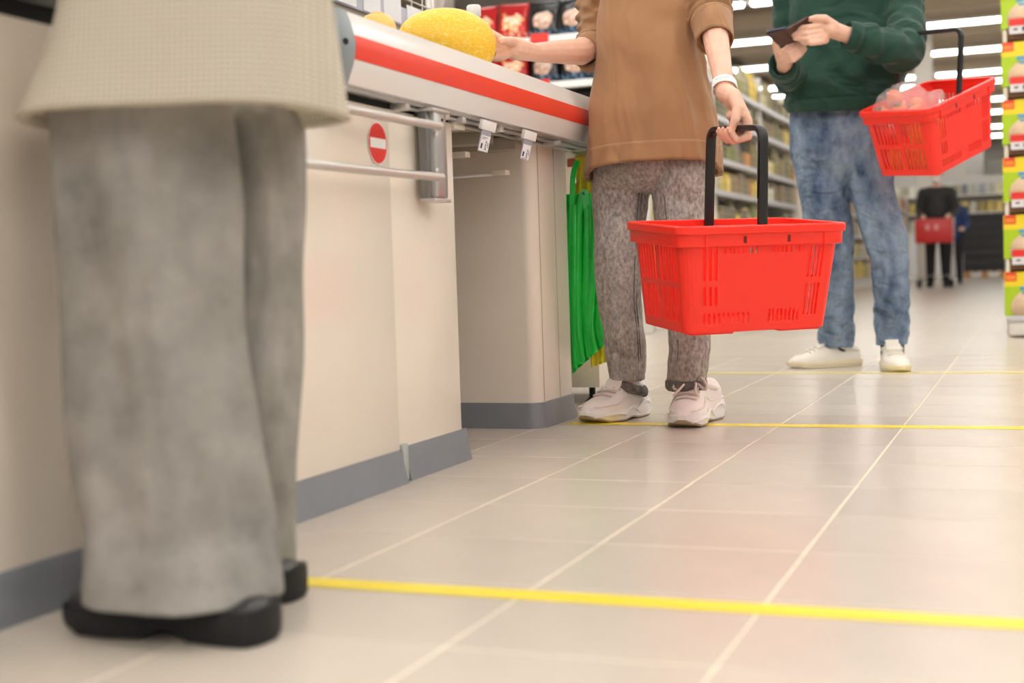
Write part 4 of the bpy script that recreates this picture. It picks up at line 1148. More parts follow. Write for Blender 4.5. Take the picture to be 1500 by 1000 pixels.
# shoes
MSO = [(0, .030, .0), (.1, .031, .0), (.5, .027, .0), (.8, .026, .001), (.95, .027, .006), (1, .026, .012)]
MUP = [(0, .062), (.05, .078), (.25, .080), (.38, .104), (.48, .096), (.62, .078), (.75, .062), (.88, .052), (.96, .040), (1, .026)]
mm_ = (M['mshoe'], M['cream_sole'], M['cream_sole'], M['mshoe'])
shoe('sneaker', g, Vector((-.668, 5.60, 0)), math.atan2(-.155, -.262), .30, .052, MSO, MUP, mm_, 0, 6, False, .078, .118, 'white low sneaker pointing to the left', 1)
shoe('sneaker', g, Vector((-.535, 5.515, 0)), math.atan2(-.285, .05), .30, .052, MSO, MUP, mm_, 0, 6, False, .078, .112, 'white low sneaker pointing at the camera', -1)
for r_ in (mR, mL):
    p = at((r_[-1][1] + r_[-1][2]) / 2, r_[-1][0], r_[-1][3]); b = MB(); b.tube([p + Vector((0, 0, .02)), p - Vector((0, 0, .085))], [.045, .043], 18); reparent(b.build('sock', M['sock'], None), g)
# ------------------------------------------------------------------ shopper in the beige coat, close to the camera
k_ = empty('person', (-.95, 1.43, 0), 'shopper in long beige waffle coat and wide grey trousers nearest the camera', 'person')
def waffle():
    m = mat('beige_waffle_knit', lin(218, 210, 192), .9, var=.02, vscale=8)
    nt = m.node_tree; N = nt.nodes; L = nt.links; b = N['Principled BSDF']
    tc = N.new('ShaderNodeTexCoord'); mp = N.new('ShaderNodeMapping'); mp.inputs['Rotation'].default_value = (0, 0, -.367); L.new(tc.outputs['Object'], mp.inputs[0])
    out = []
    for d_, s in (('X', 190), ('Z', 190)):
        wv = N.new('ShaderNodeTexWave'); wv.bands_direction = d_; wv.inputs['Scale'].default_value = s / 6.283 * 1.55; wv.inputs['Distortion'].default_value = .4
        L.new(mp.outputs[0], wv.inputs['Vector']); out.append(wv.outputs['Fac'])
    mu = N.new('ShaderNodeMath'); mu.operation = 'MULTIPLY'; L.new(out[0], mu.inputs[0]); L.new(out[1], mu.inputs[1])
    bp = N.new('ShaderNodeBump'); bp.inputs['Strength'].default_value = .9; bp.inputs['Distance'].default_value = .003; L.new(mu.outputs[0], bp.inputs['Height']); L.new(bp.outputs[0], b.inputs['Normal'])
    rp = N.new('ShaderNodeValToRGB'); rp.color_ramp.elements[0].color = lin(196, 187, 169); rp.color_ramp.elements[1].color = lin(230, 222, 206)
    L.new(mu.outputs[0], rp.inputs[0]); L.new(rp.outputs[0], b.inputs['Base Color'])
    return m
M['coat'] = waffle()
mb = MB()
ft = lambda z: .6 + .6 * max(0, 1 - abs(z - .15) / .25)
near = [(120, 82, 322, 1.42, .80), (200, 83, 335, 1.42, .80), (300, 90, 345, 1.42, .78), (400, 96, 350, 1.415, .76), (500, 104, 354, 1.41, .74), (600, 112, 366, 1.40, .72), (700, 124, 380, 1.39, .70), (770, 140, 389, 1.385, .70), (820, 144, 396, 1.372, .80), (876, 143, 401, 1.362, .90)]
def fold_near(p, t):
    return .016 * nz(math.cos(t) * 1.5 + 4, math.sin(t) * 1.5, p.z * 2.0 + math.cos(t)) + .008 * math.sin(4 * t + 3 * p.z) * max(0, .8 - p.z) + .010 * (.3 - abs(nz(math.cos(t) * 2 - 3, math.sin(t) * 2, p.z * 4)))
far = [(120, 262, 452, 1.60, .8), (200, 262, 451, 1.60, .8), (300, 264, 447, 1.60, .78), (400, 262, 446, 1.60, .78), (500, 262, 445, 1.60, .78), (600, 258, 440, 1.595, .78), (700, 250, 435, 1.59, .78), (800, 246, 432, 1.585, .78), (848, 244, 429, 1.58, .78)]
def fold_far(p, t):
    return .010 * nz(math.cos(t) * 1.6 + 14, math.sin(t) * 1.6, p.z * 8 + 2 * math.cos(t))
def open_leg(rows, m_, n_, f):
    R = rows_rings(rows, m_, n_, f); last = R[-1]; cen = sum(last, Vector()) / len(last)
    R += cavity(R, .014, (1, 2, 4))
    return R
mb.loft(open_leg(near, 70, 60, fold_near)); mb.loft(open_leg(far, 70, 48, fold_far))
mb.loft(rows_rings([(60, 100, 440, 1.48, .6), (120, 90, 448, 1.48, .62), (150, 110, 440, 1.48, .55), (165, 180, 400, 1.48, .4)], 16, 48))
reparent(mb.remesh('trousers', M['ftrouser'], .0055, 2), k_)
# coat
mb = MB()
cr = [(-1010, 235, 330, 1.46, .9), (-960, 190, 385, 1.46, .8), (-880, 150, 420, 1.46, .75), (-700, 130, 440, 1.46, .72), (-420, 120, 455, 1.46, .72), (-160, 108, 464, 1.46, .74), (-60, 100, 472, 1.46, .76), (0, 95, 478, 1.46, .78), (60, 83, 486, 1.46, .80), (120, 62, 494, 1.46, .82), (160, 44, 499, 1.46, .84), (178, 37, 502, 1.46, .85)]
def cf(p, t):
    v = max(0, min(1, (.95 - p.z) / .35))
    return .014 * nz(math.cos(t) * 1.6 + 2, math.sin(t) * 1.6, p.z * 1.8) * (.3 + v) + .004 * math.sin(5 * t) * v
R = rows_rings(cr, 80, 72, cf, 2.4); last = R[-1]; cen = sum(last, Vector()) / len(last)
R += cavity(R, .013, (2, 5, 9))
mb.loft(R)
shN = at(270, -905, 1.36); elN = Vector((-1.0, 1.24, 1.06)); cuN = Vector((-1.18, 1.30, 1.03))
sleeve(mb, [at(275, -930, 1.46), Vector((-.93, 1.28, 1.36)), Vector((-.95, 1.25, 1.2)), elN, cuN], [.075, .075, .065, .06, .05], 40, 30, .003, 60)
sleeve(mb, [at(275, -930, 1.46), Vector((-.93, 1.62, 1.36)), Vector((-.95, 1.66, 1.2)), Vector((-1.0, 1.65, 1.06)), Vector((-1.18, 1.58, 1.03))], [.075, .075, .065, .06, .05], 40, 30, .003, 60)
reparent(mb.remesh('coat', M['coat'], .0052, 2), k_)
coat = [c for c in k_.children if c.name.startswith('coat')][0]
b = MB(); Pn = rows_rings(cr[-2:], 8, 90, cf, 2.4)
b.tube([p + Vector((0, 0, .004)) for p in Pn[-1]], .0022, 8, loop=True); o = b.build('hem_seam', M['coat'], None); o.parent = coat
mb = MB()
mb.chain([Vector((-.95, 1.46, .85)), Vector((-.95, 1.46, 1.1)), Vector((-.94, 1.46, 1.32)), Vector((-.94, 1.46, 1.44)), Vector((-.95, 1.46, 1.52))], [.11, .10, .11, .055, .05])
head(mb, Vector((-.98, 1.46, 1.60)), .075, Vector((-1, 0, 0)))
for rows in (near, far):
    Pp = [at((r[1] + r[2]) / 2, r[0], r[3]) for r in rows]; mb.chain([Pp[0], Pp[4], Pp[-1], Pp[-1] + Vector((0, 0, .03))], [.058, .044, .032, .030])
for yy, s in ((1.28, -1), (1.62, 1)):
    e2 = Vector((-1.0, 1.46 + s * .2, 1.06)); wr = Vector((-1.22, 1.46 + s * .12, 1.02))
    mb.chain([Vector((-.94, 1.46, 1.36)), Vector((-.93, yy, 1.36)), e2, wr], [.06, .05, .038, .026]); mb.cap(wr, .026, wr + Vector((-.06, 0, -.005)), .03)
    for f_ in range(4): mb.chain([wr + Vector((-.05, 0, 0)), wr + Vector((-.095, (f_ - 1.5) * .02, -.005)), wr + Vector((-.125, (f_ - 1.5) * .022, -.02)), wr + Vector((-.135, (f_ - 1.5) * .022, -.04))], [.02, .010, .009, .008])
    mb.chain([wr + Vector((-.02, -s * .02, 0)), wr + Vector((-.06, -s * .045, -.01)), wr + Vector((-.09, -s * .05, -.02))], [.015, .012, .009])
reparent(mb.remesh('body', M['skin'], .006, 2), k_)
hair_cap(Vector((-.96, 1.46, 1.61)), .078, M['hair'], k_, Vector((-1, 0, 0)), .12)
# black chunky loafers
FSO = [(0, .042, .0), (.1, .042, .0), (.36, .040, .0), (.40, .038, .012), (.50, .037, .012), (.55, .037, .002), (.85, .037, .002), (.95, .038, .008), (1, .036, .016)]
FUP = [(0, .044), (.05, .050), (.3, .050), (.42, .060), (.55, .076), (.7, .076), (.85, .068), (.95, .056), (1, .040)]
fm_ = (M['bshoe'], M['dark'], M['dark'], M['bshoe'])
shoe('loafer', k_, Vector((-.836, 1.350, 0)), math.pi - .02, .275, .052, FSO, FUP, fm_, 0, 0, False, .050, .070, 'black chunky loafer under the nearer trouser leg', -1)
shoe('loafer', k_, Vector((-.908, 1.545, 0)), math.pi + .05, .272, .052, FSO, FUP, fm_, 0, 0, False, .050, .070, 'black chunky loafer of the farther foot', 1)
# ------------------------------------------------------------------ background goods and shelving
shelf_m = mat('shelf_enamel', lin(226, 222, 214), .45)
rail_m = mat('price_rail', lin(206, 204, 208), .35)
back_m = mat('shelf_back', lin(84, 78, 70), .7)
PAL = {'yellow': lin(236, 206, 60), 'green': lin(128, 152, 70), 'cream': lin(224, 212, 180), 'brown': lin(126, 96, 70), 'red': lin(206, 74, 58),
       'olive': lin(122, 120, 82), 'white': lin(232, 230, 224), 'dark green': lin(56, 74, 54), 'orange': lin(228, 142, 62), 'pink': lin(222, 170, 154), 'blue': lin(96, 134, 176), 'black': lin(38, 38, 36)}
PAL = {k: tuple(min(1, c * 1.1) for c in v[:3]) + (1,) for k, v in PAL.items()}
PM = {k: mat('pack_' + k.replace(' ', '_'), v, .45, col2=lin(172, 158, 124) if k not in ('cream', 'white') else lin(150, 150, 110), vscale=30, stretch=(.6, .6, 1.6), rnd=.4) for k, v in PAL.items()}
lidm = mat('jar_lid', lin(190, 176, 110), .35, metal=.3)
def product_mesh(kind, col):
    mb = MB()
    if kind == 'carton': mb.box((-.05, -.048, 0), (.05, .048, .165), .004)
    elif kind == 'jar': mb.lathe([(.040, 0), (.046, .006), (.046, .105), (.036, .125), (.036, .128), (.039, .130), (.039, .148), (.036, .151)], (0, 0, 0), 14)
    elif kind == 'can': mb.lathe([(.048, 0), (.050, .004), (.0485, .008), (.0485, .112), (.050, .116), (.047, .120)], (0, 0, 0), 14)
    elif kind == 'bottle': mb.lathe([(.036, 0), (.040, .006), (.040, .15), (.030, .18), (.014, .205), (.014, .235), (.016, .236), (.016, .25)], (0, 0, 0), 14)
    elif kind == 'pouch':
        rings = []
        for i in range(9):
            z = .19 * i / 8; d_ = .036 * (1 - (i / 8) ** 2) + .003; w_ = .055 + .004 * math.sin(i * 2)
            rings.append([(d_ * math.cos(2*math.pi*k/14), w_ * math.copysign(abs(math.sin(2*math.pi*k/14)) ** .6, math.sin(2*math.pi*k/14)), z) for k in range(14)])
        mb.loft(rings)
    me = mb.mesh('pack_' + kind, kind != 'carton')
    if kind != 'carton': me.set_sharp_from_angle(angle=.7)
    me.materials.append(PM[col]); return me
PMESH = {}
def product(kind, col, loc, rz, sc, label, group):
    if (kind, col) not in PMESH: PMESH[kind, col] = product_mesh(kind, col)
    o = obj(kind if kind in ('jar', 'can', 'bottle') else ('food_carton' if kind == 'carton' else 'food_pouch'), PMESH[kind, col], None, loc, (0, 0, rz)); o.scale = (sc, sc, sc)
    return tag(o, label, {'carton': 'carton', 'pouch': 'pouch'}.get(kind, kind), group)
def nth(n): return '%d%s' % (n, 'th' if 10 < n % 100 < 14 else {1: 'st', 2: 'nd', 3: 'rd'}.get(n % 10, 'th'))
ordn = ['bottom', 'second', 'third', 'fourth', 'fifth', 'sixth', 'top']
def gondola(name, label, xf, y0, y1, levels, dep, mods, pitch, cols, where, group, seed, h=2.2):
    rnd = random.Random(seed)
    e = empty(name, (xf - dep / 2, y0, 0), label, 'shelving')
    b = MB(); b.box((xf - dep, y0, 0), (xf - dep + .03, y1, h)); child(b, 'back_panel', back_m, e, smooth=False)
    b = MB(); b.box((xf - dep, y0, 0), (xf, y1, levels[0] - .012), .004); child(b, 'plinth', shelf_m, e, smooth=False)
    for z in levels:
        b = MB(); b.box((xf - dep + .03, y0, z - .025), (xf - .004, y1, z), .002); s = child(b, 'shelf', shelf_m, e, smooth=False)
        b = MB(); b.box((xf - .004, y0, z - .040), (xf + .006, y1, z + .004), .002); o = b.build('price_rail', rail_m, None, False); o.parent = s
    for y in mods:
        b = MB(); b.box((xf - dep, y - .02, 0), (xf - .02, y + .02, h), .003); child(b, 'upright', shelf_m, e, smooth=False)
    for li, z in enumerate(levels):
        cnt = 1; y = y0 + .08; gap = (levels[li + 1] - z - .03) if li + 1 < len(levels) else .30
        while y < y1 - .06:
            run = rnd.randint(1, 3); kind = rnd.choice(['carton', 'jar', 'can', 'bottle', 'pouch', 'jar', 'can']); col = rnd.choice(cols)
            hk = {'carton': .165, 'jar': .151, 'can': .12, 'bottle': .25, 'pouch': .19}[kind]; sc = min(pitch / .108, gap * .93 / hk)
            for _ in range(run):
                if y > y1 - .06: break
                product(kind, col, (xf - .012 - .055 * sc, y, z + .0005), rnd.uniform(-.05, .05), sc, '%s %s, %s from the near end, %s shelf of %s' % (col, kind, nth(cnt), ordn[min(li, 6)], where), group)
                y += pitch; cnt += 1
    return e
LV = [.13, .42, .72, 1.02, 1.28, 1.62, 1.89]
gondola('aisle_shelving', 'long aisle shelving unit stocked with jars and cartons behind the brown sweatshirt', -2.37, 8.80, 14.75, LV, .5, (8.82, 10.8, 12.8, 14.73), .118,
        ['yellow', 'green', 'cream', 'olive', 'white', 'cream', 'brown', 'dark green', 'green', 'pink', 'white', 'olive', 'black', 'yellow', 'dark green', 'brown', 'black', 'yellow', 'orange'], 'the long aisle shelving', 'packs on the long aisle shelving', 3, 2.15)
gondola('far_aisle_shelving', 'farther aisle shelving unit seen between the legs of the shopper in green', -2.60, 15.3, 24.5, [.14, .48, .80, 1.12, 1.45], .5, (15.32, 18.4, 21.4, 24.48), .20,
        ['orange', 'red', 'cream', 'white', 'brown', 'yellow', 'pink', 'white'], 'the farther aisle shelving', 'packs on the farther aisle shelving', 5, 1.8)
gondola('end_aisle_shelving', 'most distant aisle shelving with orange and white packs left of the distant cart', -2.60, 25.2, 31.0, [.14, .48, .80, 1.12, 1.45], .5, (25.22, 28.1, 30.98), .24,
        ['orange', 'red', 'orange', 'white', 'cream', 'yellow'], 'the most distant shelving', 'packs on the most distant shelving', 9, 1.8)
b = MB(); b.box((-2.93, 14.80, 0), (-2.34, 14.88, 2.2), .006); tag(b.build('shelving_end_panel', M['cream'], None, False), 'tall cream end panel closing the long aisle shelving', 'panel')

# end-of-aisle shelving with snack bags
snk = empty('snack_shelving', (-2.9, 8.3, 0), 'end-of-aisle shelving holding red and black snack bags above the belt', 'shelving')
b = MB(); b.box((-3.62, 8.42, 0), (-2.30, 8.46, 2.4)); child(b, 'back_panel', back_m, snk, smooth=False)
SZ = [.15, .48, .78, 1.05, 1.29, 1.575, 1.86]
for z in SZ:
    b = MB(); b.box((-3.6, 8.04, z - .02), (-2.32, 8.42, z), .002); s = child(b, 'shelf', shelf_m, snk, smooth=False)
    b = MB(); b.box((-3.6, 8.025, z - .030), (-2.32, 8.04, z + .012), .002); o = b.build('price_rail', M['white'], None, False); o.parent = s
for x in (-3.61, -2.31):
    b = MB(); b.box((x - .015, 8.03, 0), (x + .015, 8.46, 2.4), .003); child(b, 'side_panel', shelf_m, snk, smooth=False)
def snack_material(name, base, pic, pic2, low, wob=.05):
    m = bpy.data.materials.new(name); m.use_nodes = True; nt = m.node_tree; N = nt.nodes; L = nt.links; b = N['Principled BSDF']; b.inputs['Roughness'].default_value = .22
    tc = N.new('ShaderNodeTexCoord'); 
    mp = N.new('ShaderNodeMapping'); mp.inputs['Location'].default_value = (0, 0, -.125); mp.inputs['Scale'].default_value = (1, .2, 1.1); L.new(tc.outputs['Object'], mp.inputs[0])
    gr = N.new('ShaderNodeVectorMath'); gr.operation = 'LENGTH'; L.new(mp.outputs[0], gr.inputs[0])
    n0 = N.new('ShaderNodeTexNoise'); n0.inputs['Scale'].default_value = 40; L.new(tc.outputs['Object'], n0.inputs['Vector'])
    n9 = N.new('ShaderNodeTexNoise'); n9.inputs['Scale'].default_value = 16; L.new(tc.outputs['Object'], n9.inputs['Vector'])
    sc9 = N.new('ShaderNodeMath'); sc9.operation = 'MULTIPLY_ADD'; sc9.inputs[1].default_value = wob; sc9.inputs[2].default_value = .062 - wob * .45; L.new(n9.outputs['Fac'], sc9.inputs[0])
    lt = N.new('ShaderNodeMath'); lt.operation = 'LESS_THAN'; L.new(sc9.outputs[0], lt.inputs[1]); L.new(gr.outputs['Value'], lt.inputs[0])
    rp = N.new('ShaderNodeValToRGB'); rp.color_ramp.elements[0].position = .4; rp.color_ramp.elements[1].position = .6; rp.color_ramp.elements[0].color = pic; rp.color_ramp.elements[1].color = pic2; L.new(n0.outputs['Fac'], rp.inputs[0])
    sx = N.new('ShaderNodeSeparateXYZ'); L.new(tc.outputs['Object'], sx.inputs[0]); l2 = N.new('ShaderNodeMath'); l2.operation = 'LESS_THAN'; l2.inputs[1].default_value = .058; L.new(sx.outputs[2], l2.inputs[0])
    r2 = N.new('ShaderNodeValToRGB'); r2.color_ramp.elements[0].position = .45; r2.color_ramp.elements[1].position = .58; r2.color_ramp.elements[0].color = base; r2.color_ramp.elements[1].color = low; L.new(n0.outputs['Fac'], r2.inputs[0])
    m1 = N.new('ShaderNodeMixRGB'); m1.inputs['Color1'].default_value = base; L.new(l2.outputs[0], m1.inputs['Fac']); L.new(r2.outputs[0], m1.inputs['Color2'])
    m2 = N.new('ShaderNodeMixRGB'); L.new(lt.outputs[0], m2.inputs['Fac']); L.new(m1.outputs[0], m2.inputs['Color1']); L.new(rp.outputs[0], m2.inputs['Color2']); L.new(m2.outputs[0], b.inputs['Base Color'])
    return m
redbag = snack_material('red_snack_bag', lin(196, 34, 36), lin(240, 160, 90), lin(250, 226, 200), lin(236, 180, 150), .16)
blkbag = snack_material('black_snack_bag', lin(30, 30, 34), lin(190, 150, 126), lin(230, 206, 190), lin(90, 130, 160))
def snack_mesh(material):
    mb = MB(); rings = []; H_, W_ = .25, .20
    for i in range(19):
        t = i / 18; z = H_ * t; d = .045 * math.sin(math.pi * t) ** .55 + .001; R = []
        for k in range(28):
            a = 2 * math.pi * k / 28; x = W_ / 2 * math.cos(a) * (1 - .05 * math.sin(math.pi * t)); y = d * math.copysign(abs(math.sin(a)) ** .8, math.sin(a))
            R.append((x, y + .004 * nz(x * 30, z * 30, y * 9), z + (.004 * (k % 2) if i in (0, 18) else 0)))
        rings.append(R)
    mb.loft(rings); me = mb.mesh('snack_bag'); me.materials.append(material); return me
SM = [snack_mesh(redbag), snack_mesh(blkbag)]
for zi, z in enumerate(SZ[3:]):
    for i in range(6):
        x = -3.50 + .205 * i; r = 0 if i < 3 else 1
        o = obj('snack_bag', SM[r], None, (x + .02, 8.12, z + .003), (R_(-9), random.uniform(-.06, .06), random.uniform(-.12, .12)))
        tag(o, '%s snack bag, %s from the left on the %s snack shelf' % (['red', 'black'][r], ['first', 'second', 'third', 'fourth', 'fifth', 'sixth'][i], ['fourth', 'fifth', 'sixth', 'top'][zi]), 'snack bag', 'snack bags on the end shelving')
for z, x, lab in ((1.575, -2.86, 'lower'), (1.86, -2.86, 'upper'), (1.86, -3.42, 'upper left')):
    b = MB(); b.box((x - .06, 8.018, z - .032), (x + .06, 8.024, z + .03), .001); tag(b.build('price_card', M['red'], None, False), 'red price card on the %s snack shelf edge' % lab, 'price card')
b = MB(); b.box((-3.5, 8.02, 2.16), (-2.9, 8.04, 2.4), .002); tag(b.build('shelf_banner', mat('pale_pink_banner', lin(236, 224, 222), .6), None, False), 'pale banner above the red snack bags', 'sign')

# rack behind the belt: price rail with paper labels and a wire edge
rk = empty('counter_rack', (-2.0, 4.2, 0), 'grey rack behind the belt with a price rail of white labels', 'rack')
b = MB(); b.box((-2.42, 3.2, 1.16), (-2.0, 4.55, 1.262), .004); child(b, 'shelf', mat('rack_grey', lin(150, 142, 128), .5), rk, smooth=False)
b = MB(); b.box((-2.40, 3.2, 0), (-2.36, 4.55, 1.2)); child(b, 'back', back_m, rk, smooth=False)
for y in (3.22, 4.51):
    b = MB(); b.box((-2.40, y, 0), (-2.05, y + .03, 1.2)); child(b, 'side', back_m, rk, smooth=False)
b = MB(); b.box((-2.0, 3.2, 1.262), (-1.992, 4.52, 1.325), .001); rl = child(b, 'price_rail', mat('blue_grey_rail', lin(190, 190, 206), .35), rk, smooth=False)
y = 3.62
for i, wd in enumerate((.10, .13, .12, .13, .12)):
    b = MB(); b.box((-1.991, y, 1.266), (-1.988, y + wd, 1.338 + .012 * (i % 2))); o = b.build('paper_label', M['paper'], None, False); o.parent = rl; o.rotation_euler = (0, 0, 0)
    y += wd + (.05 if i % 2 else .025)
b = MB()
for z in (1.36, 1.42): b.tube([(-2.0, 3.9, z), (-2.0, 4.52, z)], .003, 6)
for q in np.arange(3.95, 4.52, .09): b.tube([(-2.0, q, 1.26), (-2.0, q, 1.42)], .002, 6)
child(b, 'wire_edge', M['chrome'], rk)

# end display of green boxes on the right
dsp = empty('box_display', (.25, 7.6, 0), 'white end display shelf of stacked green food boxes at the right edge', 'display shelf')
b = MB(); b.box((-.135, 7.44, 0.012), (.75, 7.9, .085), .006); child(b, 'base', shelf_m, dsp, sharp=30)
b = MB(); b.box((-.150, 7.425, .085), (.75, 7.9, .112), .004); child(b, 'base_shelf', rail_m, dsp, sharp=30)
b = MB(); b.box((-.155, 7.86, 0), (.75, 7.9, 2.3)); child(b, 'back_panel', shelf_m, dsp, smooth=False)
for x in (-.150, .735):
    b = MB(); b.box((x, 7.47, .1), (x + .02, 7.86, 2.3), .002); child(b, 'side_post', M['cream'], dsp, smooth=False)
LZ = [.112 + .2925 * i for i in range(7)]
tray_m = mat('brown_tray_board', lin(122, 84, 62), .7); pr_m = mat('tag_white', lin(226, 224, 226), .5)
for i, z in enumerate(LZ):
    if i:
        b = MB(); b.box((-.13, 7.47, z - .055), (.735, 7.86, z - .004), .002); child(b, 'tray', tray_m, dsp, smooth=False)
        for j, x in enumerate((-.118, .172, .462)):
            b = MB(); b.box((x, 7.440, z - .030), (x + .27, 7.447, z + .012)); tg = child(b, 'price_tag', pr_m, dsp, smooth=False)
            b = MB(); b.box((x, 7.438, z + .010), (x + .27, 7.446, z + .045)); o = b.build('tag_header', M['red'], None, False); o.parent = tg
            b = MB()
            for q in range(3): b.box((x + .062 + q * .022, 7.4385, z - .018), (x + .076 + q * .022, 7.441, z + .002))
            b.box((x + .02, 7.4385, z - .012), (x + .04, 7.441, z - .004)); o = b.build('print', M['ink'], None, False); o.parent = tg
boxg = mat('box_green', lin(172, 204, 24), .4); boxy = mat('box_yellow', lin(240, 214, 40), .4); boxr = mat('box_red', lin(226, 66, 40), .4); boxo = mat('box_orange', lin(244, 140, 50), .4)
bowl_m = mat('box_grain_picture', lin(208, 176, 140), .5, col2=lin(222, 196, 164), vscale=60); boxb = mat('box_blue', lin(88, 160, 196), .4)
def box_meshes():
    out = []
    b = MB(); b.box((0, 0, 0), (.285, .20, .225), .003); me = b.mesh('body', False); me.materials.append(boxg); out.append(('carton', me))
    b = MB(); b.box((0.0, -.0012, .150), (.285, .001, .2245)); me = b.mesh('top_band', False); me.materials.append(boxy); out.append(('yellow_band', me))
    b = MB(); b.box((.004, -.0024, .178), (.060, .0, .2245)); me = b.mesh('corner', False); me.materials.append(boxr); out.append(('red_corner', me))
    b = MB(); b.box((.010, -.0034, .186), (.054, .0, .208)); me = b.mesh('corner_text', False); me.materials.append(boxo); out.append(('orange_lettering', me))
    b = MB(); b.lathe([(.105, -.001), (.105, .0012)], (.135, -.0012, .045), 36, (0, -1, 0))
    me = b.mesh('picture'); me.materials.append(bowl_m)
    for v in me.vertices: v.co.z = max(.002, .045 + (v.co.z - .045) * .85); v.co.x = min(.284, v.co.x)
    out.append(('grain_picture', me))
    b = MB(); b.box((.075, -.0030, .130), (.20, -.001, .150)); b.box((.085, -.0030, .112), (.15, -.001, .124)); me = b.mesh('blue_text', False); me.materials.append(boxb); out.append(('blue_lettering', me))
    return out
BX = box_meshes()
lvn = ['bottom', 'second', 'third', 'fourth', 'fifth', 'sixth', 'seventh']
for i, z in enumerate(LZ):
    for j, x in enumerate((-.158, .132, .422)):
        e = empty('food_box', (x, 7.455, z), 'green and yellow food box, %s on the %s level of the end display' % (['leftmost', 'middle', 'right-hand'][j], lvn[i]), 'food box', 'green food boxes on the end display')
        for nme, me in BX: obj(nme, me, e)

# far end of the store: shoppers, cart, crates, produce display, column, wall panel
def far_person(x, y, face_cart, coat_c, label):
    p = empty('person', (x, y, 0), label, 'person')
    cm = mat('far_coat', coat_c, .7, var=.2, vscale=8); tm_ = mat('far_trousers', lin(34, 34, 38), .8)
    mb = MB(); mb.chain([(0, 0, .92), (0, 0, 1.15), (0, 0, 1.34)], [.17, .175, .15]); mb.chain([(-.1, 0, 1.36), (.1, 0, 1.36)], [.12, .12])
    for s in (-1, 1): mb.chain([(s * .19, 0, 1.38), (s * .25, .02, 1.12), (s * .20, -.22, 1.02)], [.085, .07, .055])
    reparent_local(mb.remesh('jacket', cm, .014, 2), p)
    mb = MB()
    for s in (-1, 1): mb.chain([(s * .09, 0, .92), (s * .10, -.02, .5), (s * .11, .01 * s, .08)], [.105, .075, .06])
    reparent_local(mb.remesh('trousers', tm_, .014, 2), p)
    mb = MB(); mb.chain([(0, 0, 1.0), (0, 0, 1.4), (0, -.01, 1.52)], [.1, .1, .055]); head(mb, Vector((0, -.02, 1.62)), .078)
    for s in (-1, 1):
        mb.chain([(s * .20, -.22, 1.02), (s * .17, -.30, 1.02)], [.04, .04])
        for f_ in range(4): mb.chain([(s * .17, -.30, 1.02), (s * .17 + (f_ - 1.5) * .018, -.35, 1.02), (s * .17 + (f_ - 1.5) * .018, -.355, .99)], [.02, .011, .009])
        mb.chain([(s * .16, -.28, 1.02), (s * .12, -.32, 1.01)], [.015, .01])
    reparent_local(mb.remesh('body', M['skin'], .009, 2), p)
    mb = MB(); mb.ell((0, -.075, 1.575), .062, .045, .05); reparent_local(mb.build('face_mask', M['white'], None), p)
    mb = MB(); mb.ell((0, 0, 1.68), .09, .10, .09); reparent_local(mb.build('hair', M['hair'], None), p)
    for s in (-1, 1):
        mb = MB(); mb.chain([(s * .11, .06, .045), (s * .12, -.14, .035)], [.045, .04]); mb.box((s * .115 - .045, -.18, 0), (s * .115 + .045, .1, .02), .008); reparent_local(mb.build('shoe', M['dark'], None), p)
    return p
def reparent_local(o, root): o.parent = root; return o
far_person(-1.36, 21.0, True, lin(44, 42, 42), 'distant shopper in a black jacket and face mask pushing a red cart')
o = far_person(at(1396, 350, 23.2).x, 23.2, True, lin(40, 62, 110), 'distant person in a blue jacket beside the black crates'); o.scale = (.86, .86, .86)
cart = empty('shopping_cart', (-1.36, 20.45, 0), 'distant shopping cart with red plastic front panel and grey wire frame', 'shopping cart')
wire = M['chrome']
b = MB(); b.box((-.25, -.30, .66), (.25, -.27, .98), .01); b.box((-.25, -.27, .66), (-.235, .20, .98), .005); b.box((.235, -.27, .66), (.25, .20, .98), .005); b.box((-.25, -.28, .64), (.25, .20, .665), .005)
b.build('red_basket', mat('cart_red', lin(204, 40, 38), .4), cart, sharp=30)
b = MB()
for q in range(2): b.box((-.11 + q * .12, -.304, .82), (-.05 + q * .12, -.299, .90), .002)
b.build('print', mat('cart_print', lin(232, 150, 146), .5), cart, False)
b = MB(); b.tube([(-.27, .22, 1.02), (.27, .22, 1.02)], .016, 10); b.build('push_bar', M['black'], cart)
for s in (-1, 1):
    b = MB(); b.tube([(s * .25, .22, 1.02), (s * .24, .16, .64), (s * .24, .24, .12), (s * .22, -.32, .14)], .013, 8); b.build('frame', wire, cart)
b = MB()
for q in range(8): b.tube([(-.22 + q * .063, .24, .16), (-.22 + q * .063, -.32, .18)], .006, 6)
b.build('lower_rack', wire, cart)
for sx in (-1, 1):
    for y in (-.31, .24):
        b = MB(); b.lathe([(.058, -.014), (.062, 0), (.058, .014)], (sx * .22, y, .063), 18, (1, 0, 0)); b.build('wheel', M['dark'], cart)
cr_m = mat('black_crate_plastic', lin(34, 33, 34), .5, var=.2, vscale=10)
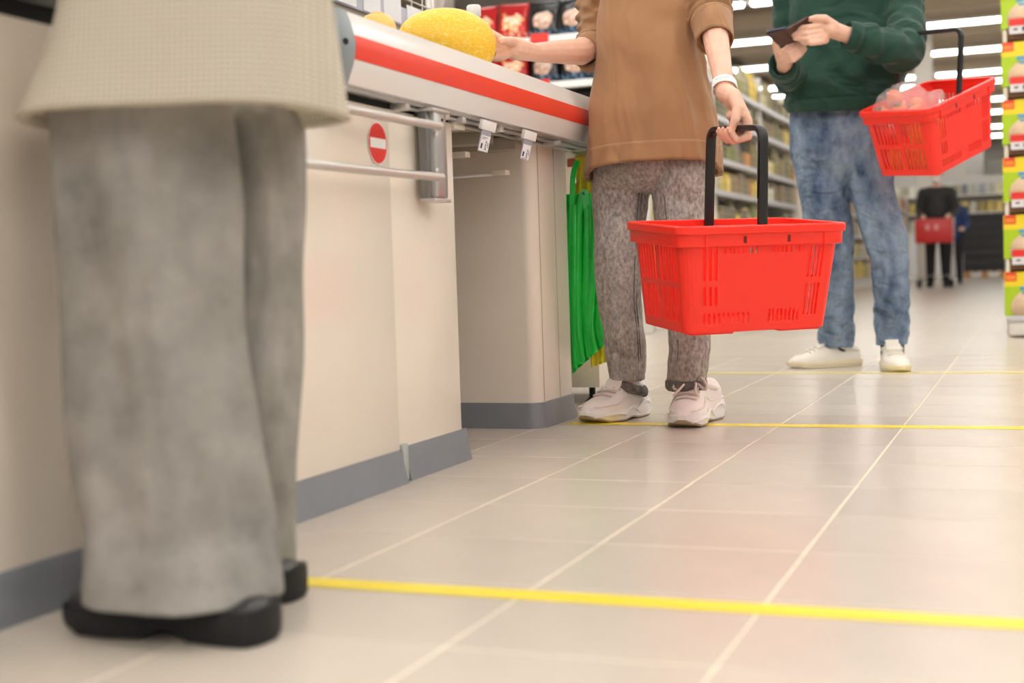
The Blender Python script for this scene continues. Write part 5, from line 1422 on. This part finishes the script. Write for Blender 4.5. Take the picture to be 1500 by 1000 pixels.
def crate_mesh():
    mb = MB(); W_, D_, H_ = .40, .58, .19
    for z0, z1 in ((0, .03), (.075, .10), (.155, .19)):
        mb.box((-W_, -D_/2, z0), (W_, -D_/2 + .02, z1)); mb.box((-W_, D_/2 - .02, z0), (W_, D_/2, z1)); mb.box((-W_, -D_/2, z0), (-W_ + .02, D_/2, z1)); mb.box((W_ - .02, -D_/2, z0), (W_, D_/2, z1))
    for x in np.linspace(-W_, W_ - .02, 9):
        mb.box((x, -D_/2 + .002, 0), (x + .02, -D_/2 + .018, H_)); mb.box((x, D_/2 - .018, 0), (x + .02, D_/2 - .002, H_))
    mb.box((-W_ + .02, -D_/2 + .02, 0), (W_ - .02, D_/2 - .02, .185)); me = mb.mesh('crate', False); me.materials.append(cr_m); return me
cme = crate_mesh()
for i in range(6):
    o = obj('crate', cme, None, (-.985, 29.2, .13 + .193 * i)); tag(o, 'black plastic crate, %s of the stack at the far end' % ['lowest', 'second', 'third', 'fourth', 'fifth', 'topmost'][i], 'crate', 'black crates in the far stack')
pal = empty('pallet', (-.985, 29.2, 0), 'wooden pallet under the far stack of black crates', 'pallet')
wd = mat('pallet_wood', lin(190, 140, 90), .8)
for q in range(5): b = MB(); b.box((-.42 + q * .18, -.3, .10), (-.30 + q * .18, .3, .128)); b.build('board', wd, pal, False)
for q in (-.40, -.06, .28): b = MB(); b.box((q, -.3, 0), (q + .12, .3, .10)); b.build('block', wd, pal, False)
# produce display behind the crates
pd = empty('produce_display', (-1.0, 33, 0), 'distant lit produce display with white and yellow packs above the crates', 'display shelf')
b = MB(); b.box((-3.2, 32.9, 0), (2.5, 33.6, 1.05)); child(b, 'cabinet', M['white'], pd, smooth=False)
for z in (1.06, 1.45, 1.85): b = MB(); b.box((-3.2, 32.85, z - .03), (2.5, 33.5, z)); child(b, 'shelf', shelf_m, pd, smooth=False)
b = MB(); b.box((-3.2, 33.5, 1.0), (2.5, 33.6, 2.3)); child(b, 'back', wall_m, pd, smooth=False)
rn = random.Random(2)
for z, cs in ((1.062, ['white', 'white', 'blue', 'white']), (1.452, ['yellow', 'yellow', 'white', 'yellow']), (1.852, ['white', 'blue', 'white', 'cream'])):
    for i in range(22):
        c_ = rn.choice(cs); product('carton', c_, (-3.05 + i * .19, 33.05, z), math.pi / 2, 1.45, '%s pack, %s from the left on the distant produce display %s shelf' % (c_, nth(i + 1), {1.062: 'lower', 1.452: 'middle', 1.852: 'upper'}[z]), 'packs on the distant produce display')
# columns and wall panel
def column(x, y, w_, lab):
    b = MB(); b.box((x - w_ / 2, y - w_ / 2, 0), (x + w_ / 2, y + w_ / 2, CEIL), .02); return structure(b.build('wall_column', mat('column_paint', lin(226, 220, 208), .7), None, sharp=30))
column(at(1352, 60, 25.6).x, 25.6, .30, 'column'); column(at(1388, 230, 36.5).x, 36.5, .85, 'column')
b = MB(); b.box((-1.35, 44.0, 0), (6, 44.2, 3.3), .01); structure(b.build('wall_panel', wall_g, None, False))
b = MB(); b.box((-8, 44.6, 0), (-1.5, 44.8, 4.0), .01); structure(b.build('wall_panel', wall_m, None, False))
